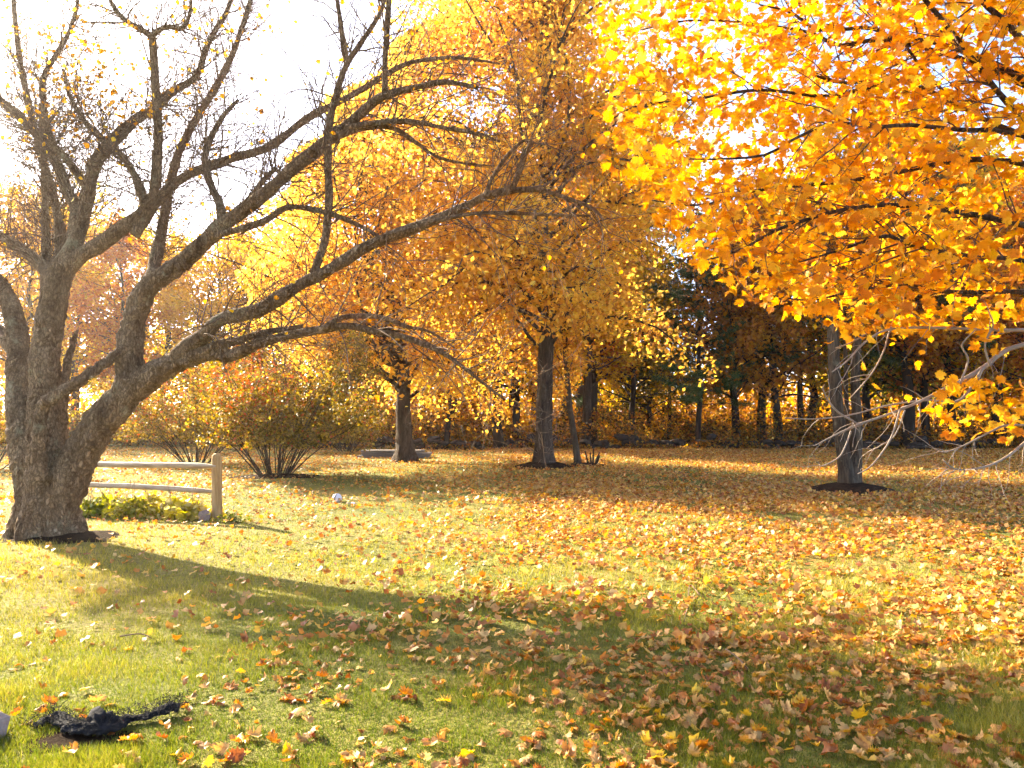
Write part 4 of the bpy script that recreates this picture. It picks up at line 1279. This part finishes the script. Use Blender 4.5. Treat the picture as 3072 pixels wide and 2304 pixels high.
def post_mesh(h, w, seed):
    import bmesh
    bm = bmesh.new()
    prof = [(-0.35, 1.0), (0.0, 1.0), (0.3, 0.98), (0.6, 0.96), (h - 0.10, 0.95), (h - 0.05, 0.90), (h - 0.02, 0.72), (h, 0.40)]
    ang = np.linspace(0, 2 * np.pi, 16, endpoint=False)
    rings = []
    for z, s in prof:
        ring = []
        for a in ang:
            c, d = math.cos(a), math.sin(a)
            r = 1.0 / (abs(c) ** 4 + abs(d) ** 4) ** 0.25
            n_ = 1 + 0.03 * mnoise.noise(Vector((c * 2 + seed, d * 2, z * 5)))
            ring.append(bm.verts.new((c * r * w / 2 * s * n_, d * r * w / 2 * s * n_, z)))
        rings.append(ring)
    for a_, b_ in zip(rings, rings[1:]):
        for k in range(16):
            bm.faces.new((a_[k], a_[(k + 1) % 16], b_[(k + 1) % 16], b_[k]))
    bm.faces.new(rings[-1])
    bm.faces.new(list(reversed(rings[0])))
    return bm_mesh('post', bm, M['post'], True)


pm = post_mesh(0.97, 0.13, 2.0)
pa = math.atan2(fdir[1], fdir[0])
o = link('post', pm, fence, (0, 0, 0), (R(1.0), R(2.2), pa))
link('post', pm, fence, tuple(P_POST2 - P_POST), (R(-1.0), R(-1.0), pa + 0.1))


def rail_mesh(L, w, h, seed):
    """A split rail: rough square section, ends whittled to a tongue."""
    K, S = 40, 14
    v = []
    for k in range(K):
        s = k / (K - 1)
        taper = min(1.0, min(s, 1 - s) / 0.09 * 0.55 + 0.45)
        for a in np.linspace(0, 2 * np.pi, S, endpoint=False):
            c, d = math.cos(a), math.sin(a)
            r = 1.0 / (abs(c) ** 5 + abs(d) ** 5) ** 0.2
            n_ = 1 + 0.12 * mnoise.noise(Vector((s * L * 1.6, c * 1.5 + seed, d * 1.5))) + 0.16 * mnoise.noise(Vector((seed * 3, c * 2.3, d * 2.3))) + 0.05 * mnoise.noise(Vector((s * L * 9, c * 3 + seed, d * 3)))
            v.append([(s - 0.5) * L, c * r * w / 2 * n_ * (0.6 + 0.4 * taper), d * r * h / 2 * n_ * taper + 0.012 * math.sin(s * 5 + seed)])
    v = np.array(v)
    f = [[k * S + i, k * S + (i + 1) % S, (k + 1) * S + (i + 1) % S, (k + 1) * S + i] for k in range(K - 1) for i in range(S)]
    f += [[0, S - i - 1, S - i - 2, 0][:4] for i in range(0)]
    me_ = fast_mesh('rail', v, np.array(f), M['rail'], smooth=False)
    return me_


mid = fdir * 1.5
link('rail', rail_mesh(3.02, 0.14, 0.085, 1.0), fence, (mid[0], mid[1], 0.765), (R(12), 0, pa))
link('rail', rail_mesh(3.02, 0.13, 0.075, 5.0), fence, (mid[0], mid[1], 0.42), (R(12), 0, pa))

# plants under the fence
def perennial(name, label, base, n, size, spread, h, rlo, rhi, group=None):
    t = thing(name, label, 'plant', tuple(base), group)
    g = Geo()
    K = 5
    az = rng.uniform(0, 2 * np.pi, n)
    out = rng.uniform(0.15, 1.0, n)
    s = np.linspace(0, 1, K)
    L = rng.uniform(0.6, 1.1, n)
    c = np.empty((n, K, 3))
    c[:, :, 0] = (np.cos(az) * out)[:, None] * spread * s[None] * L[:, None]
    c[:, :, 1] = (np.sin(az) * out)[:, None] * spread * 0.8 * s[None] * L[:, None]
    c[:, :, 2] = h * L[:, None] * (s[None] * (1.6 - 0.4 * out[:, None]) - (0.5 + 0.7 * out[:, None]) * s[None] ** 2)
    w = size * 0.5 * np.sin(np.pi * np.clip(s * 0.9 + 0.08, 0, 1))
    side = np.column_stack([-np.sin(az), np.cos(az), np.zeros(n)])
    a, b = c + side[:, None] * w[None, :, None], c - side[:, None] * w[None, :, None]
    v = np.stack([a, b], 2).reshape(n, K * 2, 3)
    q = np.array([[2 * k, 2 * k + 1, 2 * k + 3, 2 * k + 2] for k in range(K - 1)])
    f = (q[None] + (np.arange(n) * K * 2)[:, None, None]).reshape(-1, 4)
    g.add(v, f, np.repeat(rng.uniform(rlo, rhi, n), K - 1))
    link('blades', g.mesh('blades', M['perennial']), t)
    m_ = n * 3
    q = norm(rng.normal(size=(m_, 3))) * rng.uniform(0.3, 1.0, m_)[:, None] ** 0.5
    q[:, 2] = np.abs(q[:, 2])
    q = q * np.array([spread * 1.05, spread * 0.7, h * 0.85]) + np.array([0, 0, 0.02])
    g = Geo()
    add_leaves(g, small_leaf(), q, rng.uniform(size * 0.7, size * 1.7, m_), tilt=1.0, hang=0.2, rnd=np.clip(rng.uniform(rlo, rhi, m_) + 0.1 * (q[:, 2] / h - 0.5), 0, 1))
    link('leaves', g.mesh('leaves', M['perennial']), t)
    p = np.zeros((6, 5, 3))
    for k in range(6):
        e = np.array([rng.uniform(-0.3, 0.3) * spread, rng.uniform(-0.3, 0.3) * spread, h * rng.uniform(1.0, 1.7)])
        p[k] = np.linspace(0, 1, 5)[:, None] * e + rng.normal(size=(5, 3)) * 0.008
    g = Geo(); g.add(*tubes(p, np.full((6, 5), 0.0035), 4))
    tag(link('stalks', g.mesh('stalks', M['twig_pale']), t), kind='stuff')
    return t


for k, (x, y, n, sz, sp, h, lo, hi, lab) in enumerate([
    (88, 517, 90, 0.06, 0.42, 0.26, 0.0, 0.45, 'low dark green clump at the foot of the bare tree'),
    (108, 514, 110, 0.055, 0.42, 0.32, 0.1, 0.7, 'green and yellow clump under the fence nearest the bare tree'),
    (130, 518, 110, 0.06, 0.42, 0.34, 0.2, 0.9, 'mixed green plant clump under the lower fence rail'),
    (150, 514, 110, 0.06, 0.42, 0.38, 0.4, 1.0, 'pale yellow plant clump under the middle of the fence'),
    (172, 518, 110, 0.065, 0.42, 0.36, 0.45, 1.0, 'bright yellow plant clump two clumps from the fence post'),
    (192, 520, 60, 0.10, 0.42, 0.30, 0.6, 0.9, 'broad leaved yellow clump next to the fence post'),
    (232, 524, 40, 0.03, 0.28, 0.13, 0.0, 0.4, 'low green tuft just outside the fence post'),
]):
    perennial('garden_plant', lab, gpx(x, y), n, sz, sp, h, lo, hi, 'plants under the fence')
o = link('white_stone', rock_mesh(31, M['pale_stone']), None, tuple(gpx(204, 522) + [0, 0, 0.06]), (0.1, 0.2, 0.4), (0.17, 0.16, 0.2))
tag(o, 'small whitish stone at the foot of the fence post', 'stone')
o = link('edging_stone', rock_mesh(44, M['pale_stone'], pw=1.0), None, tuple(gpx(-16, 742) + [-0.03, 0, 0.03]), (0.0, 0.1, 0.3), (0.26, 0.24, 0.28))
tag(o, 'pale pinkish stone beside the black cloth lump, cut by the photo edge', 'stone')

# ------------------------------------------------------------------ small things on the lawn
import bmesh
pb = gpx(337, 502)
ball = thing('play_ball', 'small white ball with black patches resting on the lawn', 'ball', (pb[0], pb[1], pb[2] + 0.07))
bm = bmesh.new()
bmesh.ops.create_uvsphere(bm, u_segments=28, v_segments=16, radius=0.085)
link('shell', bm_mesh('shell', bm, M['white'], True), ball)


def sphere_strip(rad, path, width):
    """A band lying 1.5 mm proud of the ball along a list of (azimuth, elevation) degrees."""
    c = np.array([[math.cos(R(e)) * math.cos(R(a)), math.cos(R(e)) * math.sin(R(a)), math.sin(R(e))] for a, e in path])
    c = norm(smooth_path(c, 18))
    tg = norm(np.gradient(c, axis=0))
    sd = norm(np.cross(tg, c))
    v = np.stack([norm(c + sd * width), norm(c + sd * width * 0.3), norm(c - sd * width * 0.3), norm(c - sd * width)], 1).reshape(-1, 3) * rad
    f = [[4 * k + j_, 4 * k + j_ + 1, 4 * k + j_ + 5, 4 * k + j_ + 4] for k in range(17) for j_ in range(3)]
    return v, np.array(f)


v, f = sphere_strip(0.0862, [(-112, -35), (-106, 0), (-98, 35), (-85, 70)], 0.085)
link('stripe', fast_mesh('stripe', v, f, M['black'], smooth=True), ball)
v, f = sphere_strip(0.0862, [(-62, -6), (-50, -4), (-40, -8)], 0.17)
link('patch', fast_mesh('patch', v, f, M['black'], smooth=True), ball)
# white scrap on the grass
sp_ = gpx(351, 507)
xs, ys = np.meshgrid(np.linspace(-0.07, 0.07, 9), np.linspace(-0.05, 0.05, 6))
zs = 0.05 + 0.015 * np.sin(xs * 44) * np.cos(ys * 50) + 0.01 * np.sin(ys * 80 + xs * 18)
v = np.stack([xs, ys, zs], -1).reshape(-1, 3)
f = np.array([[j_ * 9 + i_, j_ * 9 + i_ + 1, (j_ + 1) * 9 + i_ + 1, (j_ + 1) * 9 + i_] for j_ in range(5) for i_ in range(8)])
o = link('paper_scrap', fast_mesh('paper_scrap', v, f, M['white'], smooth=True), None, tuple(sp_), (0, 0, 0.3))
tag(o, 'crumpled white scrap lying on the grass in front of the ball', 'scrap')
# black frayed cloth
cl_ = thing('crumpled_cloth', 'crumpled frayed black cloth lying on the grass in the near corner', 'cloth', tuple(gpx(95, 738)))
cb = gpx(95, 738)
pts = [gpx(34, 735), gpx(55, 728), gpx(72, 737), gpx(90, 741), gpx(108, 740), gpx(128, 730), gpx(150, 726), gpx(168, 721), gpx(179, 720)]
zz = [0.02, 0.03, 0.03, 0.04, 0.04, 0.03, 0.03, 0.045, 0.04]
pts = [p + np.array([0, 0, z_]) for p, z_ in zip(pts, zz)]
path = smooth_path(pts, 90)
rr = np.interp(np.linspace(0, 1, 90), np.linspace(0, 1, 9), [0.02, 0.038, 0.038, 0.045, 0.042, 0.028, 0.02, 0.034, 0.028])
v, f = tubes(path[None], rr[None], 28)
cc = np.repeat(path, 28, axis=0)
d = v - cc
nz_ = np.array([mnoise.noise(Vector(tuple(p * 30))) * 0.9 + 0.6 * mnoise.noise(Vector(tuple(p * 75))) for p in v])
d[:, 2] *= 0.6
v = cc + d * (1 + 0.8 * nz_)[:, None]
v[:, 2] = np.maximum(v[:, 2], 0.004 + ground_z(v[:, 0], v[:, 1]))
link('lump', fast_mesh('lump', v - cb, f, M['black_cloth'], smooth=True), cl_)
fl = [gpx(92, 741) + [0, 0, 0.03], gpx(98, 739) + [0, 0, 0.06], gpx(105, 738) + [0, 0, 0.055], gpx(112, 739) + [0, 0, 0.03]]
v, f, fpath, _ = limb_tube(fl, [0.045, 0.05, 0.045, 0.03], k=22, sides=18, lump=0.0)
fc = np.vstack([np.repeat(fpath, 18, axis=0), fpath[:1], fpath[-1:]])
v = fc + (v - fc) * (1 + np.array([0.9 * mnoise.noise(Vector(tuple(p * 34 + 3))) + 0.6 * mnoise.noise(Vector(tuple(p * 80))) for p in v]))[:, None]
link('flap', fast_mesh('flap', v - cb, f, M['black_cloth'], smooth=True), cl_)
# frayed threads
src = path[rng.integers(0, 90, 700)] + rng.normal(size=(700, 3)) * [0.04, 0.04, 0.02]
src[:, 2] = np.abs(src[:, 2]) + 0.02
th = np.empty((700, 4, 3))
th[:, 0] = src
dd_ = rand_unit(700); dd_[:, 2] = np.abs(dd_[:, 2]) * 0.7
for k in range(1, 4):
    dd_ = norm(dd_ + rng.normal(size=(700, 3)) * 0.35)
    th[:, k] = th[:, k - 1] + dd_ * 0.011
g = Geo(); g.add(*tubes(th, np.full((700, 4), 0.0016), 3))
tag(link('threads', g.mesh('threads', M['black_cloth'], origin=cb), cl_), kind='stuff')
# fallen sticks
for k, (pix, lab) in enumerate([([(700, 598), (690, 590), (688, 606), (684, 628)], 'bent bare twig standing out of the leaves'),
                                ([(726, 652), (738, 664), (748, 672)], 'short straight stick among the leaves in front of the bent twig'),
                                ([(120, 640), (140, 641), (152, 643)], 'pale stick lying on the grass in the tree shade')]):
    pp = [gpx(x, y) + [0, 0, 0.03 + 0.02 * (i_ % 2)] for i_, (x, y) in enumerate(pix)]
    v, f, _, _ = limb_tube(pp, [0.006, 0.005, 0.003], k=14, sides=6, lump=0.1, seed=k)
    tag(link('stick', fast_mesh('stick', v, f, M['twig'], smooth=True)), lab, 'stick')

# ------------------------------------------------------------------ fallen leaves
def cover(x, y):
    """Leaves per square metre."""
    side = 1 / (1 + np.exp(-(x + 0.4 - 0.02 * (y - 6)) / 0.75))
    far = np.clip((y - 13) / 8, 0, 1)
    base = 15 + 345 * side * (1 - 0.45 * far) + 50 * far + 34 * np.clip((y - 6) / 6, 0, 1)
    for c, a_, b_ in ((P_OLD, 1.0, 0.8), (P_BUSH, 1.2, 0.75), (P_M2, 1.0, 0.85), (P_GREY, 0.95, 0.8), (P_LEAN, 0.7, 0.45)):
        base = np.where(((x - c[0]) / a_) ** 2 + ((y - c[1]) / b_) ** 2 < 1, base * 0.5, base)
    return base


def clump(x, y):
    return np.array([np.clip(0.70 + 0.8 * mnoise.noise(Vector((a * 0.35, b * 0.45, 3))) + 1.0 * mnoise.noise(Vector((a * 1.1, b * 1.1, 0))) + 0.6 * mnoise.noise(Vector((a * 3.2, b * 3.2, 4))), 0.06, 1.0) for a, b in zip(x, y)])


def scatter(y0, y1, dmax, tanx=0.76, extra=1.5):
    ys = np.linspace(y0, y1, 200)
    wid = 2 * (tanx * ys + extra)
    area = float(wid.mean() * (y1 - y0))
    n_ = int(area * dmax)
    cdf = np.cumsum(wid); cdf = cdf / cdf[-1]
    y = np.interp(rng.uniform(size=n_), cdf, ys)
    x = rng.uniform(-1, 1, n_) * (tanx * y + extra)
    ok = rng.uniform(size=n_) < cover(x, y) / dmax
    x, y = x[ok], y[ok]
    ok = rng.uniform(size=len(x)) < clump(x, y)
    return x[ok], y[ok]


FSPEC = [(0.9, 0.2, 0.08, 2.2, 0.8), (-0.7, 0.3, 0.07, -2.6, -0.6), (0.4, -0.2, 0.12, 3.4, 1.0), (1.3, 0.1, 0.07, 1.4, 0.5), (-1.0, -0.2, 0.10, -1.8, 0.7), (0.3, 0.2, 0.06, 4.2, -0.8), (-0.3, -0.3, 0.08, -3.6, 0.4), (0.6, 0.2, 0.14, 2.8, -1.0), (0.2, 0.1, 0.05, 0.8, 0.3), (-0.5, 0.0, 0.12, 5.0, 0.6)]
FT = [leaf_template(curl=c, fold=fo, wave=w, seed=20 + s, roll=ro, twist=tw) for s, (c, fo, w, ro, tw) in enumerate(FSPEC)]
FTR = [leaf_template(curl=c, fold=fo, wave=w, seed=20 + s, roll=ro, twist=tw, ring=True) for s, (c, fo, w, ro, tw) in enumerate(FSPEC)]
fx, fy = scatter(2.9, 5.6, 430)
nf = len(fx)
fs = rng.uniform(0.032, 0.085, nf) * np.interp(fy, [3, 7], [1.15, 0.95])
ff_ = leaf_frames(nf, tilt=0.38, hang=0.0)
flip = rng.uniform(size=nf) < 0.5
ff_[flip, :, 2] *= -1
ff_[flip, :, 0] *= -1
fp = np.column_stack([fx, fy, ground_z(fx, fy) + 0.012 + rng.uniform(0, 0.022, nf)])
fw = rng.integers(0, len(FT), nf)
u_ = rng.uniform(size=nf)
fcol = np.select([u_ < 0.46, u_ < 0.70, u_ < 0.87], [0, 1, 2], 3)
x_, y_, d_ = proj(fp)
show = np.where((x_ > 6) & (x_ < 1018) & (y_ < 760), fs / d_, 0)
near300 = np.argsort(-show)[:300]
CN = ['tan', 'orange', 'yellow', 'russet']
LAB = {'tan': 'dry tan maple leaf lying curled on the near grass', 'orange': 'orange maple leaf lying on the near grass',
       'yellow': 'bright yellow maple leaf lying on the near grass', 'russet': 'dark russet maple leaf lying on the near grass'}
FM = {}
for i_ in near300:
    c, s, sh_ = CN[int(fcol[i_])], int(fw[i_]), int(rng.integers(0, 3))
    if (c, s, sh_) not in FM:
        FM[c, s, sh_] = fast_mesh('fallen_leaf', FTR[s][0], FTR[s][1], M['leaf_' + c], np.full(len(FTR[s][1]), 0.15 + 0.35 * sh_), smooth=True)
    o = bpy.data.objects.new('fallen_leaf', FM[c, s, sh_])
    COL.objects.link(o)
    o.rotation_mode = 'QUATERNION'
    o.rotation_quaternion = Matrix(ff_[i_].tolist()).to_quaternion() if np.linalg.det(ff_[i_]) > 0 else Matrix(ff_[i_].tolist()).to_quaternion()
    o.location = fp[i_]
    o.scale = (fs[i_],) * 3
    tag(o, LAB[c], 'leaf', c + ' leaves fallen on the near lawn')
rest = np.setdiff1d(np.arange(nf), near300)
g = Geo()
lut = np.array([0.62, 0.28, 0.88, 0.06])
for s in range(len(FT)):
    ii = rest[fw[rest] == s]
    v, f, k = place(FT[s], fp[ii], ff_[ii], fs[ii])
    g.add(v, f, np.repeat(np.clip(lut[fcol[ii]] + rng.normal(size=len(ii)) * 0.07, 0, 1), k))
tag(link('fallen_leaves', g.mesh('fallen_leaves', M['litter'])), 'carpet of fallen maple leaves over the lawn', kind='stuff')
# farther leaves, simpler
fx, fy = scatter(5.6, 36.5, 400)
nf = len(fx)
fp = np.column_stack([fx, fy, ground_z(fx, fy) + 0.03 + rng.uniform(0, 0.02, nf)])
g = Geo()
add_leaves(g, crumpled_leaf(), fp[fy < 18], rng.uniform(0.035, 0.082, int((fy < 18).sum())), tilt=0.5, hang=0)
far_p = fp[(fy >= 18) & (rng.uniform(size=nf) < 0.75)]
v, f, k = place(rhomb_leaf(), far_p, leaf_frames(len(far_p), 0.5, 0), rng.uniform(0.05, 0.10, len(far_p)))
g.add(v, f, np.repeat(rng.uniform(0, 1, len(far_p)), k))
tag(link('fallen_leaves', g.mesh('fallen_leaves', M['litter'])), 'fallen leaves scattered over the far lawn', kind='stuff')

# ------------------------------------------------------------------ grass blades, thinner on the ground the farther away
n = 350000
yy_ = rng.uniform(0.0, 1.0, n)
ypx = 446 + (790 - 446) * yy_ ** 0.85
Yg_ = CAM_H * FPX / (ypx - 412)
Yg_ = np.maximum(Yg_ + rng.normal(size=n) * 0.03 * Yg_, 2.6)
Xg_ = rng.uniform(-1, 1, n) * (0.74 * Yg_ + 0.8)
far = Yg_ / 5.0
def waves(x, y, lo, hi, n_, seed):
    r = np.random.default_rng(seed)
    out = 0
    for _ in range(n_):
        a, k, p = r.uniform(0, np.pi), np.exp(r.uniform(np.log(lo), np.log(hi))), r.uniform(0, 6.28)
        out = out + np.sin((x * np.cos(a) + y * np.sin(a)) * k + p)
    return out / np.sqrt(n_ / 2)


w1, w2 = waves(Xg_, Yg_, 0.5, 2.5, 12, 3), waves(Xg_, Yg_, 3, 11, 14, 5)
patch = np.clip(0.5 + 0.28 * w1 + 0.16 * w2, 0, 1)
hb_ = rng.uniform(0.022, 0.06, n) * np.clip(0.85 + 0.25 * w2 + 0.15 * w1, 0.4, 1.7)
wb = 0.0022 * np.maximum(1, far) ** 0.95
az = rng.uniform(0, 2 * np.pi, n)
lean = rng.uniform(0.1, 0.9, n) * hb_
soil_c = [(P_OLD + np.array([0.25, -0.1, 0]), 0.7, 0.45), (P_BUSH, 1.2, 0.7), (P_M2, 0.85, 0.6), (P_GREY, 0.8, 0.55), (gpx(75, 745), 0.18, 0.09)]
ok = np.ones(n, bool)
for c, a_, b_ in soil_c:
    ok &= ((Xg_ - c[0]) / a_) ** 2 + ((Yg_ - c[1]) / b_) ** 2 > rng.uniform(0.6, 1.1, n)
b0 = np.column_stack([Xg_, Yg_, ground_z(Xg_, Yg_) - 0.004])
sd = np.column_stack([np.cos(az), np.sin(az), np.zeros(n)]) * wb[:, None]
la = rng.uniform(0, 2 * np.pi, n)
tipv = b0 + np.column_stack([np.cos(la) * lean, np.sin(la) * lean, hb_])
v = np.stack([b0 - sd, b0 + sd, tipv], 1)[ok]
n = len(v)
rn = np.clip(0.08 + 0.52 * patch[ok] + rng.normal(size=n) * 0.17 + 0.018 * np.clip(Yg_[ok] - 4, 0, 14), 0, 1)  # yellower with distance: largely the sunlit tone of the mid lawn painted in
me = fast_mesh('grass', v.reshape(-1, 3), np.arange(n * 3).reshape(-1, 3), M['grass'], rn)
tag(link('grass', me), 'short mown grass of the lawn', kind='stuff')

# ------------------------------------------------------------------ thin air volume added to imitate warm lens glare
hz = bpy.data.materials.new('glare_haze')
hz.use_nodes = True
hz.node_tree.nodes.clear()
pv = hz.node_tree.nodes.new('ShaderNodeVolumePrincipled')
pv.inputs['Density'].default_value = 0.0005
pv.inputs['Anisotropy'].default_value = 0.72
pv.inputs['Color'].default_value = (1.0, 0.93, 0.82, 1)
ou = hz.node_tree.nodes.new('ShaderNodeOutputMaterial')
hz.node_tree.links.new(pv.outputs[0], ou.inputs['Volume'])
bm = bmesh.new()
bmesh.ops.create_cube(bm, size=1.0)
tag(link('glare_haze', bm_mesh('glare_haze', bm, hz), None, (0, 30, 9.5), (0, 0, 0), (190, 130, 23)), 'thin air volume added over the lawn to imitate warm lens glare', kind='stuff')

tri = sum(sum(len(p.vertices) - 2 for p in m_.polygons) if len(m_.polygons) < 200 else len(m_.polygons) * (len(m_.polygons[0].vertices) - 2) for m_ in bpy.data.meshes)
print("TRIANGLES", tri, "OBJECTS", len(bpy.data.objects))
